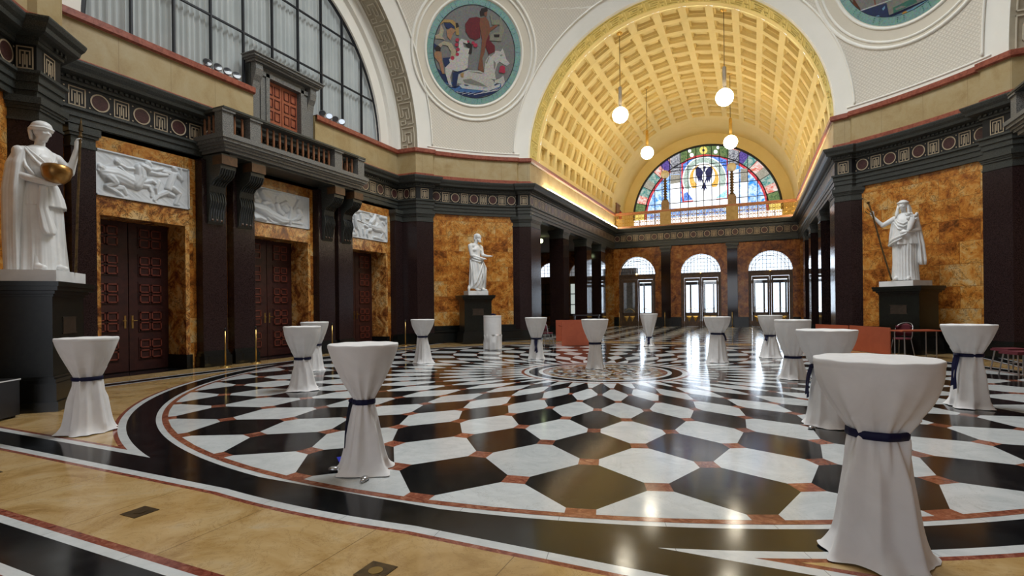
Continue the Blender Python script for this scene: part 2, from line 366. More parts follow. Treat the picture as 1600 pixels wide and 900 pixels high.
DATA={"ML":[["navy",[[-1.573,-0.788],[-1.086,-0.941],[-0.813,-1.347],[-0.431,-1.211],[0.469,-1.19],[1.164,-0.967],[1.436,-0.842],[1.364,-1.125],[0.958,-1.45],[0.209,-1.653],[-0.398,-1.611],[-0.905,-1.425],[-1.313,-1.123]]],["skyb",[[-1.227,-1.332],[-0.944,-1.226],[-0.664,-1.067],[-0.521,-1.014],[-0.633,-1.143],[-0.909,-1.301],[-1.176,-1.37]]],["foam",[[-1.124,-1.417],[-0.864,-1.322],[-0.606,-1.184],[-0.613,-1.207],[-0.857,-1.348],[-1.113,-1.437]]],["skyb",[[-0.983,-1.493],[-0.697,-1.387],[-0.415,-1.227],[-0.271,-1.173],[-0.384,-1.303],[-0.662,-1.463],[-0.931,-1.531]]],["foam",[[-0.879,-1.578],[-0.616,-1.484],[-0.355,-1.345],[-0.363,-1.368],[-0.609,-1.51],[-0.867,-1.599]]],["skyb",[[-0.749,-1.478],[-0.462,-1.371],[-0.178,-1.211],[-0.033,-1.157],[-0.146,-1.288],[-0.426,-1.448],[-0.697,-1.516]]],["foam",[[-0.644,-1.564],[-0.38,-1.469],[-0.118,-1.329],[-0.126,-1.353],[-0.373,-1.495],[-0.633,-1.585]]],["skyb",[[-0.514,-1.463],[-0.225,-1.356],[0.06,-1.195],[0.206,-1.141],[0.093,-1.272],[-0.189,-1.432],[-0.461,-1.501]]],["foam",[[-0.408,-1.549],[-0.142,-1.454],[0.122,-1.314],[0.114,-1.337],[-0.134,-1.48],[-0.396,-1.57]]],["skyb",[[-0.277,-1.448],[0.013,-1.34],[0.301,-1.179],[0.447,-1.124],[0.333,-1.256],[0.051,-1.417],[-0.224,-1.486]]],["foam",[[-0.17,-1.534],[0.098,-1.439],[0.363,-1.298],[0.355,-1.321],[0.105,-1.465],[-0.158,-1.555]]],["skyb",[[-0.038,-1.432],[0.254,-1.325],[0.542,-1.162],[0.69,-1.108],[0.576,-1.24],[0.292,-1.402],[0.015,-1.471]]],["foam",[[0.07,-1.519],[0.339,-1.423],[0.606,-1.282],[0.598,-1.306],[0.347,-1.45],[0.082,-1.54]]],["skyb",[[0.197,-1.363],[0.491,-1.255],[0.781,-1.092],[0.929,-1.037],[0.814,-1.17],[0.529,-1.332],[0.251,-1.402]]],["foam",[[0.306,-1.45],[0.577,-1.354],[0.844,-1.212],[0.837,-1.235],[0.585,-1.38],[0.319,-1.471]]],["skyb",[[0.433,-1.294],[0.729,-1.185],[1.02,-1.022],[1.169,-0.967],[1.054,-1.099],[0.768,-1.262],[0.488,-1.332]]],["foam",[[0.544,-1.38],[0.816,-1.284],[1.085,-1.141],[1.077,-1.165],[0.824,-1.31],[0.556,-1.402]]],["skyb",[[0.671,-1.224],[0.968,-1.114],[1.261,-0.95],[1.41,-0.895],[1.295,-1.028],[1.007,-1.192],[0.726,-1.263]]],["foam",[[0.783,-1.311],[1.056,-1.213],[1.326,-1.07],[1.319,-1.094],[1.064,-1.24],[0.795,-1.332]]],["skyb",[[0.91,-1.153],[1.209,-1.044],[1.503,-0.879],[1.653,-0.824],[1.538,-0.957],[1.249,-1.121],[0.966,-1.192]]],["foam",[[1.023,-1.24],[1.298,-1.143],[1.569,-0.999],[1.562,-1.023],[1.306,-1.169],[1.036,-1.262]]],["skyb",[[1.151,-1.083],[1.451,-0.972],[1.746,-0.807],[1.897,-0.752],[1.782,-0.885],[1.491,-1.05],[1.207,-1.122]]],["foam",[[1.265,-1.17],[1.541,-1.071],[1.813,-0.927],[1.806,-0.951],[1.549,-1.098],[1.277,-1.191]]],["foam",[[-0.331,-1.221],[-0.352,-1.249],[-0.409,-1.27],[-0.476,-1.273],[-0.52,-1.258],[-0.522,-1.23],[-0.48,-1.204],[-0.414,-1.192],[-0.355,-1.199]]],["foam",[[0.96,-0.993],[0.939,-1.022],[0.88,-1.043],[0.811,-1.046],[0.765,-1.031],[0.762,-1.003],[0.805,-0.976],[0.873,-0.963],[0.934,-0.97]]],["foam",[[1.21,-0.916],[1.189,-0.945],[1.13,-0.966],[1.06,-0.97],[1.013,-0.954],[1.011,-0.927],[1.054,-0.9],[1.122,-0.887],[1.184,-0.893]]],["foam",[[0.017,-1.209],[-0.004,-1.238],[-0.062,-1.259],[-0.129,-1.262],[-0.174,-1.246],[-0.176,-1.219],[-0.134,-1.193],[-0.068,-1.18],[-0.008,-1.187]]],["foam",[[0.47,-1.199],[0.449,-1.227],[0.39,-1.248],[0.322,-1.252],[0.276,-1.236],[0.274,-1.208],[0.317,-1.182],[0.384,-1.169],[0.445,-1.176]]],["foam",[[-0.577,-1.229],[-0.23,-1.24],[0.064,-1.185],[0.474,-1.243],[0.87,-1.117],[1.164,-0.967],[1.127,-1.099],[0.685,-1.309],[0.078,-1.337],[-0.42,-1.344]]],["horse",[[-0.706,-0.848],[-0.232,-0.654],[0.212,-0.618],[0.466,-0.651],[0.634,-0.808],[0.849,-0.916],[0.924,-1.134],[0.471,-1.212],[-0.235,-1.187],[-0.629,-1.191]]],["horse",[[0.416,-0.658],[0.447,-0.212],[0.598,0.028],[0.832,0.192],[1.033,0.198],[1.096,0.316],[1.191,0.155],[1.292,-0.052],[1.462,-0.184],[1.345,-0.289],[1.185,-0.244],[1.024,-0.177],[0.934,-0.278],[0.866,-0.599],[0.946,-0.859],[0.638,-0.853]]],["horse",[[1.093,-0.795],[1.233,-0.664],[1.338,-0.9],[1.207,-1.122],[1.159,-0.922],[0.909,-0.999],[0.897,-0.887]]],["shade",[[-0.421,-1.032],[-0.107,-0.948],[0.356,-1.068],[0.62,-1.171],[0.063,-1.172],[-0.339,-1.133]]],["shade",[[0.551,-0.001],[0.737,0.135],[0.814,0.119],[0.631,-0.055]]],["shade",[[0.456,-0.299],[0.557,-0.065],[0.589,-0.083],[0.505,-0.336]]],["shade",[[0.769,-0.168],[0.879,-0.241],[0.857,-0.511],[0.807,-0.428]]],["shade",[[-0.228,-0.698],[0.216,-0.666],[0.421,-0.71],[0.122,-0.723]]],["shade",[[0.998,0.062],[1.106,0.099],[1.13,0.067],[1.053,0.021]]],["shade",[[0.167,1.116],[0.247,1.045],[0.244,0.877],[0.188,0.952]]],["shade",[[0.261,0.412],[0.36,0.211],[0.328,0.033]]],["shade",[[-0.556,-0.005],[-0.432,-0.031],[-0.449,-0.119],[-0.563,-0.092]]],["shade",[[-0.879,-0.48],[-0.68,-0.561],[-0.724,-0.615],[-0.894,-0.542]]],["gold",[[-1.536,0.809],[-1.316,0.966],[-0.992,0.996],[-0.745,0.85],[-0.695,0.524],[-0.813,0.507],[-0.882,0.787],[-1.078,0.901],[-1.309,0.865],[-1.487,0.755]]],["cream",[[-1.488,0.072],[-1.264,0.231],[-0.979,0.209],[-0.77,-0.036],[-0.773,-0.293],[-0.984,-0.365],[-0.956,-0.105],[-1.112,0.085],[-1.302,0.099],[-1.387,-0.039]]],["cream",[[-1.419,0.786],[-1.29,0.601],[-1.345,0.385],[-1.221,0.279],[-1.409,0.293],[-1.593,0.265],[-1.647,0.382],[-1.466,0.45]]],["navy",[[-1.307,0.845],[-1.029,0.868],[-0.879,0.746],[-1.107,0.649],[-1.228,0.713]]],["navy",[[-1.723,0.122],[-1.508,0.028],[-1.617,-0.093]]],["skin",[[-1.198,0.615],[-1.018,0.725],[-0.826,0.671],[-0.933,0.53],[-1.009,0.289],[-1.144,0.394]]],["skin",[[-1.608,-0.239],[-1.544,-0.146],[-1.331,-0.158],[-1.288,-0.45],[-1.16,-0.907],[-1.255,-0.92],[-1.399,-0.55],[-1.6,-0.365]]],["hair",[[-1.597,-0.048],[-1.486,0.052],[-1.365,-0.015],[-1.379,-0.143],[-1.542,-0.166]]],["hair",[[-0.868,0.913],[-0.775,0.928],[-0.718,0.812],[-0.83,0.733]]],["navy",[[-1.27,-0.362],[-0.989,-0.301],[-0.971,-0.535],[-1.098,-0.769],[-1.181,-0.607]]],["nymph",[[-0.756,-0.205],[-0.681,0.062],[-0.678,0.317],[-0.59,0.414],[-0.272,0.355],[-0.312,0.264],[-0.532,0.296],[-0.471,0.135],[-0.347,0.11],[-0.203,0.13],[-0.236,-0.046],[-0.27,-0.223],[-0.264,-0.571],[-0.516,-0.78],[-0.86,-0.737],[-0.936,-1.009],[-0.841,-1.306],[-0.964,-1.277],[-1.139,-0.861],[-1.152,-0.689],[-0.974,-0.493],[-1.031,-0.372]]],["hair",[[-0.43,0.226],[-0.27,0.334],[-0.139,0.225],[-0.14,-0.032],[-0.281,-0.095],[-0.242,0.125]]],["navy",[[-0.853,-0.824],[-0.187,-0.605],[-0.608,-0.844],[-0.659,-1.319],[-0.816,-1.312]]],["cloak",[[-0.49,0.931],[-0.343,1.16],[-0.063,1.246],[0.083,1.228],[0.147,0.566],[-0.038,0.453],[-0.285,0.501],[-0.446,0.687]]],["cloak",[[0.192,0.615],[0.47,0.784],[0.559,0.498],[0.764,0.356],[0.787,0.142],[0.548,0.021],[0.428,0.221],[0.305,0.461]]],["brown",[[0.083,1.228],[0.294,1.303],[0.431,1.158],[0.501,0.958],[0.731,1.12],[0.797,1.067],[0.515,0.825],[0.478,0.7],[0.393,0.474],[0.377,0.084],[0.3,-0.145],[0.416,-0.658],[0.158,-0.581],[0.221,0.062],[0.228,0.492],[0.159,0.695],[0.079,1.019]]],["hair",[[0.04,1.428],[0.099,1.561],[0.311,1.616],[0.353,1.54],[0.304,1.45],[0.217,1.353],[0.101,1.293]]],["brown",[[0.218,1.436],[0.338,1.497],[0.34,1.331],[0.249,1.317]]],["lyre",[[0.454,1.412],[0.526,1.423],[0.57,1.242],[0.862,1.288],[0.894,1.44],[0.953,1.45],[1.0,1.162],[1.083,0.962],[1.004,0.555],[0.522,0.514],[0.537,0.709],[0.663,0.834],[0.859,0.864],[0.88,1.122],[0.563,1.073]]],["hair",[[0.672,0.75],[0.917,0.787],[0.904,0.678],[0.707,0.649]]],["gold",[[-0.537,-0.826],[-0.395,-0.764],[-0.404,-0.941],[-0.503,-0.932]]],["flower",[[-0.677,0.359],[-0.696,0.308],[-0.749,0.281],[-0.804,0.295],[-0.828,0.341],[-0.806,0.391],[-0.751,0.415],[-0.697,0.399]]],["flower",[[-0.687,0.189],[-0.706,0.137],[-0.76,0.11],[-0.815,0.124],[-0.838,0.171],[-0.816,0.221],[-0.761,0.245],[-0.707,0.228]]],["flower",[[-0.626,0.027],[-0.645,-0.024],[-0.699,-0.051],[-0.754,-0.037],[-0.778,0.01],[-0.756,0.06],[-0.701,0.084],[-0.646,0.067]]],["flower",[[-0.641,-0.146],[-0.659,-0.194],[-0.709,-0.22],[-0.761,-0.206],[-0.784,-0.162],[-0.763,-0.114],[-0.711,-0.092],[-0.66,-0.108]]],["flower",[[-0.812,-0.298],[-0.832,-0.354],[-0.889,-0.382],[-0.948,-0.366],[-0.973,-0.316],[-0.949,-0.262],[-0.891,-0.237],[-0.833,-0.255]]],["flower",[[0.067,0.276],[0.046,0.218],[-0.016,0.187],[-0.079,0.203],[-0.107,0.256],[-0.082,0.313],[-0.02,0.341],[0.043,0.322]]],["flower",[[-0.057,0.344],[-0.073,0.299],[-0.121,0.275],[-0.17,0.287],[-0.192,0.328],[-0.172,0.372],[-0.124,0.394],[-0.075,0.379]]],["flower",[[1.284,-0.387],[1.256,-0.468],[1.171,-0.51],[1.081,-0.487],[1.041,-0.413],[1.074,-0.334],[1.161,-0.297],[1.249,-0.324]]],["flower",[[1.308,-0.505],[1.289,-0.559],[1.232,-0.587],[1.172,-0.572],[1.145,-0.522],[1.167,-0.469],[1.226,-0.444],[1.285,-0.463]]],["flower",[[1.184,-0.503],[1.165,-0.557],[1.108,-0.585],[1.048,-0.57],[1.022,-0.521],[1.044,-0.468],[1.102,-0.443],[1.161,-0.461]]],["flower",[[-0.272,0.355],[-0.284,0.323],[-0.318,0.306],[-0.353,0.315],[-0.368,0.344],[-0.354,0.375],[-0.319,0.39],[-0.285,0.38]]]],"MR":[["brown",[[-1.583,-0.373],[-1.587,-0.64],[-1.691,-0.675],[-1.673,-0.866],[-1.717,-0.854],[-1.728,-0.678],[-1.659,-0.601],[-1.665,-0.327]]],["brown",[[-1.421,-0.462],[-1.516,-0.724],[-1.31,-1.068],[-1.372,-1.046],[-1.559,-0.711],[-1.481,-0.429]]],["brown",[[-0.865,-0.728],[-0.889,-1.006],[-0.827,-1.083],[-0.87,-1.082],[-0.925,-1.019],[-0.902,-0.706]]],["brown",[[-1.748,-0.281],[-0.668,-0.879],[-0.511,-0.755],[-0.947,-0.293],[-1.457,-0.087]]],["navy",[[-1.505,-1.112],[-0.605,-1.128],[-0.63,-1.565],[-0.852,-1.603],[-1.135,-1.514],[-1.34,-1.354]]],["foam",[[-1.541,-1.071],[-0.453,-1.104],[-0.42,-1.133],[-1.506,-1.116]]],["skyl",[[-1.465,-1.133],[-1.399,-1.145],[-1.337,-1.255],[-1.37,-1.294]]],["skyl",[[-1.245,-1.336],[-1.146,-1.387],[-1.167,-1.425],[-1.255,-1.375]]],["skyl",[[-1.006,-1.359],[-0.893,-1.341],[-0.858,-1.392],[-0.976,-1.412]]],["skyl",[[-0.754,-1.219],[-0.66,-1.179],[-0.672,-1.246],[-0.739,-1.285]]],["shade",[[-0.591,-1.157],[0.142,-1.267],[0.272,-1.603],[-0.63,-1.565]]],["green",[[-0.47,-1.339],[0.137,-1.367],[0.159,-1.521],[-0.489,-1.499]]],["shade",[[-0.423,-1.396],[-0.261,-1.398],[-0.123,-1.483],[-0.202,-1.482],[-0.396,-1.453]]],["navy",[[-0.63,-1.565],[0.255,-1.594],[0.51,-1.612],[0.46,-1.675],[-0.213,-1.529],[-0.542,-1.632],[-0.816,-1.632]]],["skyl",[[-0.859,-1.632],[-0.552,-1.67],[-0.271,-1.603],[0.462,-1.666],[0.413,-1.72],[0.018,-1.796],[-0.372,-1.773],[-0.668,-1.718]]],["orange",[[-0.108,-1.751],[-0.121,-1.784],[-0.145,-1.808],[-0.175,-1.818],[-0.208,-1.815],[-0.24,-1.798],[-0.267,-1.77],[-0.286,-1.734],[-0.294,-1.694],[-0.291,-1.655],[-0.277,-1.622],[-0.253,-1.599],[-0.222,-1.589],[-0.189,-1.593],[-0.157,-1.61],[-0.131,-1.639],[-0.112,-1.675],[-0.105,-1.715]]]],"G":[["green",[[-1.464,11.557],[-1.459,12.003],[-0.497,12.259],[0.55,12.244],[1.57,11.978],[1.565,11.433],[1.031,11.531],[0.052,11.746],[-0.953,11.611]]],["red",[[-1.467,11.289],[-1.066,11.536],[-0.503,11.7],[0.052,11.728],[0.598,11.616],[1.03,11.502],[1.563,11.278],[1.535,8.504],[-1.41,8.546],[-1.483,9.714]]],["blue",[[-1.342,11.215],[-0.955,11.433],[0.051,11.599],[1.029,11.386],[1.482,11.156],[1.472,8.585],[-1.312,8.638]]],["white",[[1.479,9.833],[1.441,9.489],[1.334,9.169],[1.164,8.889],[0.938,8.661],[0.668,8.499],[0.365,8.41],[0.045,8.4],[-0.277,8.47],[-0.584,8.617],[-0.86,8.834],[-1.091,9.112],[-1.264,9.435],[-1.371,9.788],[-1.404,10.152],[-1.363,10.507],[-1.25,10.835],[-1.07,11.12],[-0.834,11.345],[-0.553,11.501],[-0.244,11.58],[0.078,11.578],[0.397,11.498],[0.697,11.342],[0.964,11.121],[1.184,10.845],[1.348,10.527],[1.448,10.185]]],["pgreen",[[1.415,9.84],[1.379,9.511],[1.277,9.205],[1.114,8.937],[0.899,8.72],[0.64,8.565],[0.351,8.48],[0.046,8.47],[-0.261,8.537],[-0.554,8.678],[-0.817,8.886],[-1.037,9.151],[-1.203,9.46],[-1.304,9.797],[-1.336,10.144],[-1.297,10.483],[-1.189,10.797],[-1.017,11.069],[-0.792,11.285],[-0.525,11.434],[-0.23,11.509],[0.077,11.508],[0.382,11.431],[0.668,11.283],[0.923,11.072],[1.133,10.808],[1.29,10.504],[1.385,10.176]]],["white",[[1.073,9.907],[1.045,9.658],[0.968,9.426],[0.845,9.224],[0.682,9.06],[0.487,8.944],[0.269,8.881],[0.039,8.875],[-0.192,8.926],[-0.411,9.033],[-0.609,9.19],[-0.773,9.39],[-0.897,9.622],[-0.972,9.875],[-0.996,10.136],[-0.967,10.391],[-0.886,10.627],[-0.758,10.831],[-0.59,10.994],[-0.39,11.107],[-0.168,11.165],[0.063,11.165],[0.292,11.108],[0.508,10.997],[0.7,10.838],[0.859,10.639],[0.978,10.409],[1.05,10.161]]],["orange",[[0.971,9.918],[0.945,9.692],[0.875,9.481],[0.762,9.297],[0.612,9.149],[0.434,9.044],[0.234,8.987],[0.024,8.982],[-0.187,9.029],[-0.388,9.126],[-0.569,9.269],[-0.719,9.45],[-0.832,9.662],[-0.901,9.891],[-0.923,10.128],[-0.896,10.359],[-0.823,10.573],[-0.706,10.759],[-0.552,10.907],[-0.369,11.009],[-0.166,11.062],[0.045,11.062],[0.255,11.01],[0.453,10.909],[0.629,10.765],[0.775,10.584],[0.884,10.375],[0.95,10.15]]],["white",[[0.736,10.176],[0.699,9.938],[0.598,9.731],[0.442,9.574],[0.246,9.482],[0.029,9.467],[-0.189,9.528],[-0.386,9.662],[-0.542,9.854],[-0.641,10.087],[-0.674,10.336],[-0.636,10.578],[-0.532,10.788],[-0.373,10.944],[-0.174,11.033],[0.045,11.044],[0.262,10.979],[0.455,10.844],[0.608,10.652],[0.704,10.422]]],["white",[[-0.411,9.836],[0.47,9.741],[0.81,8.486],[-0.704,8.54]]],["white",[[-1.36,9.463],[1.48,9.401],[1.472,8.585],[-1.312,8.638]]],["blue",[[-1.307,9.16],[-1.09,9.258],[-0.702,8.687],[-1.312,8.638]]],["cyan",[[0.785,8.663],[1.111,8.92],[1.467,9.173],[1.472,8.585]]],["dark",[[-0.032,10.556],[-0.179,10.796],[-0.388,10.939],[-0.524,10.779],[-0.498,10.54],[-0.451,10.276],[-0.364,10.019],[-0.3,9.789],[-0.231,10.004],[-0.19,9.742],[-0.121,9.98],[-0.08,9.683],[-0.01,9.968]]],["dark",[[0.111,10.539],[0.262,10.744],[0.47,10.835],[0.599,10.645],[0.57,10.416],[0.518,10.166],[0.428,9.932],[0.361,9.718],[0.297,9.946],[0.251,9.694],[0.188,9.946],[0.141,9.659],[0.078,9.959]]],["dark",[[-0.023,10.883],[0.11,10.925],[0.196,10.798],[0.107,10.704],[0.094,10.506],[-0.016,10.519]]],["dark",[[-0.034,9.795],[0.098,9.781],[0.224,9.242],[0.116,9.382],[0.026,9.18],[-0.06,9.4],[-0.172,9.282]]],["white",[[0.168,10.153],[0.153,10.038],[0.116,9.949],[0.062,9.903],[0.004,9.909],[-0.049,9.967],[-0.085,10.065],[-0.097,10.183],[-0.082,10.298],[-0.044,10.388],[0.009,10.433],[0.068,10.427],[0.12,10.369],[0.156,10.271]]],["yellow",[[0.263,11.969],[0.243,11.869],[0.188,11.789],[0.105,11.742],[0.008,11.734],[-0.089,11.767],[-0.171,11.836],[-0.225,11.931],[-0.243,12.037],[-0.223,12.137],[-0.167,12.217],[-0.084,12.264],[0.014,12.271],[0.11,12.238],[0.191,12.168],[0.245,12.074]]],["dark",[[0.093,11.992],[0.077,11.939],[0.035,11.91],[-0.016,11.917],[-0.057,11.957],[-0.072,12.014],[-0.056,12.067],[-0.014,12.095],[0.037,12.088],[0.078,12.049]]],["white",[[-0.779,12.061],[-0.806,11.989],[-0.873,11.957],[-0.949,11.981],[-0.998,12.05],[-0.997,12.131],[-0.947,12.186],[-0.871,12.19],[-0.805,12.14]]],["white",[[-0.62,11.757],[-0.652,11.67],[-0.732,11.632],[-0.823,11.66],[-0.881,11.742],[-0.88,11.839],[-0.82,11.906],[-0.729,11.911],[-0.65,11.852]]],["white",[[1.063,12.047],[1.037,11.976],[0.973,11.945],[0.9,11.969],[0.853,12.036],[0.854,12.115],[0.902,12.169],[0.975,12.173],[1.038,12.125]]],["white",[[0.92,11.777],[0.889,11.692],[0.811,11.654],[0.724,11.682],[0.668,11.763],[0.669,11.858],[0.726,11.923],[0.814,11.928],[0.89,11.87]]],["figure",[[-2.181,11.756],[-1.487,12.066],[-1.503,10.538],[-2.193,10.593]]],["figure",[[1.612,11.926],[2.253,11.657],[2.243,10.661],[1.601,10.853]]],["grey",[[-2.193,10.569],[-1.503,10.502],[-1.509,9.955],[-2.2,9.909]]],["white",[[-2.2,9.909],[-1.509,9.955],[-1.528,8.158],[-2.219,8.182]]],["grey",[[2.319,10.452],[2.761,10.428],[2.752,9.551],[2.31,9.542]]],["pale",[[2.31,9.542],[2.752,9.551],[2.738,8.135],[2.296,8.147]]],["pale",[[1.597,10.366],[2.241,10.461],[2.218,8.154],[1.574,8.127]]],["white",[[-1.41,8.546],[1.535,8.504],[1.531,8.102],[-2.219,8.182],[-1.524,8.527]]]],"mx":[-3.28,-2.76,-2.23,-1.52,-1.01,-0.48,0.01,0.52,1.03,1.56,2.25,2.77],"mz":[10.78,10.17,9.55,8.53],"R1":[[[-0.8,-0.004,0.15],[-0.599,0.004,0.17],[-0.375,-0.06,0.16],[-0.196,-0.1,0.15]],[[-0.196,-0.1,0.14],[-0.104,0.075,0.13],[-0.12,0.246,0.13]],[[-0.083,0.313,0.09],[0.028,0.281,0.09]],[[0.058,0.415,0.085],[0.095,0.385,0.07]],[[0.047,0.285,0.06],[0.18,0.296,0.05],[0.375,0.361,0.035]],[[0.065,0.21,0.05],[0.256,0.214,0.045],[0.493,0.247,0.035]],[[-0.124,-0.104,0.08],[0.062,-0.105,0.06],[0.136,-0.228,0.04],[0.126,-0.329,0.035]],[[-0.049,-0.05,0.07],[0.139,0.029,0.05],[0.254,-0.026,0.035]],[[-0.735,-0.1,0.12],[-0.652,-0.175,0.09],[-0.803,-0.281,0.06],[-0.603,-0.371,0.045],[-0.501,-0.445,0.04]],[[-0.652,-0.269,0.07],[-0.481,-0.253,0.055],[-0.413,-0.372,0.04]],[[-0.832,0.08,0.06],[-0.929,0.112,0.08],[-0.962,0.032,0.06],[-0.898,-0.008,0.03]],[[-0.849,-0.015,0.03],[-0.817,-0.1,0.03],[-0.752,-0.141,0.02]],[[-0.587,0.306,0.075],[-0.562,0.293,0.06]],[[-0.528,0.245,0.045],[-0.39,0.202,0.04],[-0.229,0.221,0.035]],[[-0.546,0.184,0.04],[-0.426,0.099,0.035],[-0.338,0.033,0.02]],[[0.658,0.448,0.075],[0.699,0.416,0.06]],[[0.636,0.278,0.08],[0.572,0.101,0.09],[0.51,-0.075,0.09]],[[0.718,0.317,0.05],[0.843,0.199,0.04],[0.834,0.385,0.035],[0.824,0.466,0.03]],[[0.595,0.31,0.05],[0.454,0.319,0.04],[0.375,0.321,0.03]],[[0.489,-0.16,0.07],[0.29,-0.279,0.055],[0.192,-0.396,0.04],[0.23,-0.449,0.03]],[[0.611,-0.055,0.08],[0.776,-0.146,0.06],[0.711,-0.324,0.045],[0.669,-0.414,0.04],[0.773,-0.416,0.025]],[[0.529,-0.193,0.08],[0.63,-0.215,0.06]],[[0.293,0.042,0.05],[0.233,-0.13,0.05],[0.251,-0.246,0.03]]],"R2":[[[-0.908,0.278,0.08],[-0.866,0.25,0.05]],[[-0.931,0.076,0.06],[-0.848,0.073,0.05],[-0.826,0.149,0.04]],[[-0.759,0.342,0.09],[-0.653,0.253,0.1],[-0.502,0.171,0.1]],[[-0.716,0.405,0.05],[-0.388,0.432,0.05],[-0.14,0.405,0.04]],[[-0.975,-0.093,0.1],[-0.658,-0.13,0.14],[-0.397,-0.255,0.15],[-0.058,-0.354,0.14],[0.13,-0.346,0.1]],[[-0.656,0.034,0.08],[-0.459,0.105,0.07],[-0.349,0.013,0.06]],[[-0.188,0.265,0.07],[-0.177,0.192,0.06]],[[-0.19,0.077,0.08],[-0.146,-0.066,0.09],[-0.009,-0.157,0.09]],[[-0.052,0.101,0.06],[0.137,0.209,0.06],[0.303,0.103,0.06],[0.3,-0.109,0.06],[0.249,-0.31,0.07],[0.272,-0.422,0.05]],[[0.088,0.048,0.13],[0.134,-0.001,0.12]],[[0.577,0.424,0.06],[0.627,0.413,0.05]],[[0.601,0.31,0.06],[0.499,0.136,0.05],[0.424,0.065,0.03]],[[0.622,0.019,0.11],[0.67,-0.091,0.1],[0.543,-0.228,0.07],[0.37,-0.312,0.05]],[[0.774,0.063,0.04],[0.797,-0.072,0.04],[0.694,-0.206,0.04]],[[-0.979,-0.415,0.1],[-0.833,-0.393,0.08],[-0.619,-0.435,0.06]],[[0.542,-0.346,0.05],[0.742,-0.357,0.04],[0.37,-0.35,0.05]],[[-0.509,-0.345,0.05],[-0.333,-0.468,0.05],[0.058,-0.432,0.04]]],"R3":[[[-0.93,0.324,0.05],[-0.9,0.217,0.04]],[[-0.734,0.444,0.06],[-0.503,0.459,0.07],[-0.47,0.396,0.05]],[[-0.77,0.259,0.07],[-0.74,0.062,0.08],[-0.711,-0.114,0.07]],[[-0.711,-0.114,0.05],[-0.58,-0.209,0.05]],[[-1.028,0.176,0.03],[-0.575,0.131,0.03],[-0.065,0.053,0.025]],[[-0.471,0.35,0.06],[-0.44,0.173,0.05]],[[-0.778,-0.257,0.06],[-0.715,-0.361,0.07],[-0.91,-0.43,0.05]],[[-0.547,-0.228,0.05],[-0.484,-0.424,0.05]],[[-0.344,-0.157,0.05],[-0.313,-0.336,0.04]],[[0.081,0.435,0.07],[0.152,0.399,0.06]],[[0.332,0.45,0.07],[0.257,0.274,0.1],[0.112,0.136,0.09]],[[-0.028,0.233,0.04],[-0.167,0.235,0.04]],[[0.074,0.014,0.09],[0.324,-0.047,0.12],[0.618,-0.033,0.13],[0.766,-0.11,0.1]],[[-0.239,-0.005,0.06],[-0.102,-0.056,0.06]],[[0.072,-0.126,0.07],[-0.104,-0.172,0.05],[-0.141,-0.315,0.045],[-0.074,-0.446,0.03]],[[0.765,-0.159,0.08],[0.687,-0.312,0.05],[0.798,-0.444,0.04]],[[0.473,0.139,0.05],[0.398,0.034,0.05]],[[0.625,0.423,0.07],[0.927,0.42,0.07],[0.963,0.279,0.05]],[[0.772,0.252,0.05],[0.885,0.171,0.05]],[[0.246,-0.387,0.06],[0.464,-0.386,0.06],[0.761,-0.424,0.05]],[[0.88,-0.096,0.05],[0.953,-0.282,0.05]]]}
# ------------------------------------------------------------------ floor
def floor_field():
    m = Mat('floor_field_stone', rough=.13); x, y, z = m.xyz()
    ax = x.abs()-.25; ay = y.abs(); r = (x*x+y*y).sqrt()
    u = (ay-8.19).abs().min((ax-8.19).abs()).min((r-8.24).abs())
    n = m.noise(1.6, 7, .62, 1.2); 
    yel = m.ramp(n, [(.3, (.30,.17,.055)), (.45, (.44,.28,.11)), (.6, (.52,.36,.17)), (.75, (.50,.39,.24))])
    vn = (m.noise(2.6, 8, .75, 2)-.5).abs()
    yel = m.mix((vn < .006)*.5, yel, (.17,.09,.03))
    jx = ((x*1.02+.28).mod(1.0) < .006); jy = ((y*1.02-.35).mod(1.0) < .005)
    yel = m.mix(jx.max(jy*.0)*.7, yel, (.10,.06,.03))
    white = m.ramp(m.noise(2.2, 8, .7, 2), [(.35, (.50,.52,.52)), (.6, (.62,.635,.63))])
    ang = m.nt.nodes.new('ShaderNodeMath'); ang.operation = 'ARCTAN2'; m.L(y, ang.inputs[0]); m.L(x, ang.inputs[1]); A = X(m.nt, ang.outputs[0])
    white = m.mix((((A*11.46)+.5).mod(1.0) < .006)*.7, white, (.12,.12,.12))
    red = m.ramp(m.noise(14, 5, .7, 1), [(.35, (.13,.028,.018)), (.55, (.26,.075,.045)), (.75, (.40,.20,.14))])
    black = m.ramp(m.noise(5, 4, .6), [(.4, (.0045,.005,.006)), (.7, (.012,.013,.014))])
    c = m.mix(u < .285, yel, red); c = m.mix(u < .24, c, white); c = m.mix(u < .155, c, black)
    # second straight border before the openings
    w = (ay-9.57).abs()
    c2 = m.mix(w < .275, c, red); c2 = m.mix(w < .215, c2, white); c2 = m.mix(w < .145, c2, black)
    # passage floors: black and white lozenges
    a = 1.16; s = (x/a+y/a+.5); t = (x/a-y/a+.5)
    sf = s.mod(1.0)-.5; tf = t.mod(1.0)-.5
    chk = (s.floor()+t.floor()).mod(2.0)
    loz = m.mix(chk, black, white)
    sq = (sf.abs() > .42)*(tf.abs() > .42); loz = m.mix(sq, loz, red)
    c3 = m.mix(ay > 9.86, c2, loz)
    # black niche border against the walls
    c3 = m.mix((ax.abs() > 9.28)*(ay < 5.4), c3, black)
    m.base(c3); m.b.inputs['Specular IOR Level'].default_value = .28; m.L(m.noise(7, 4, .6)*.10+.075, m.b.inputs['Roughness'])
    return m.m
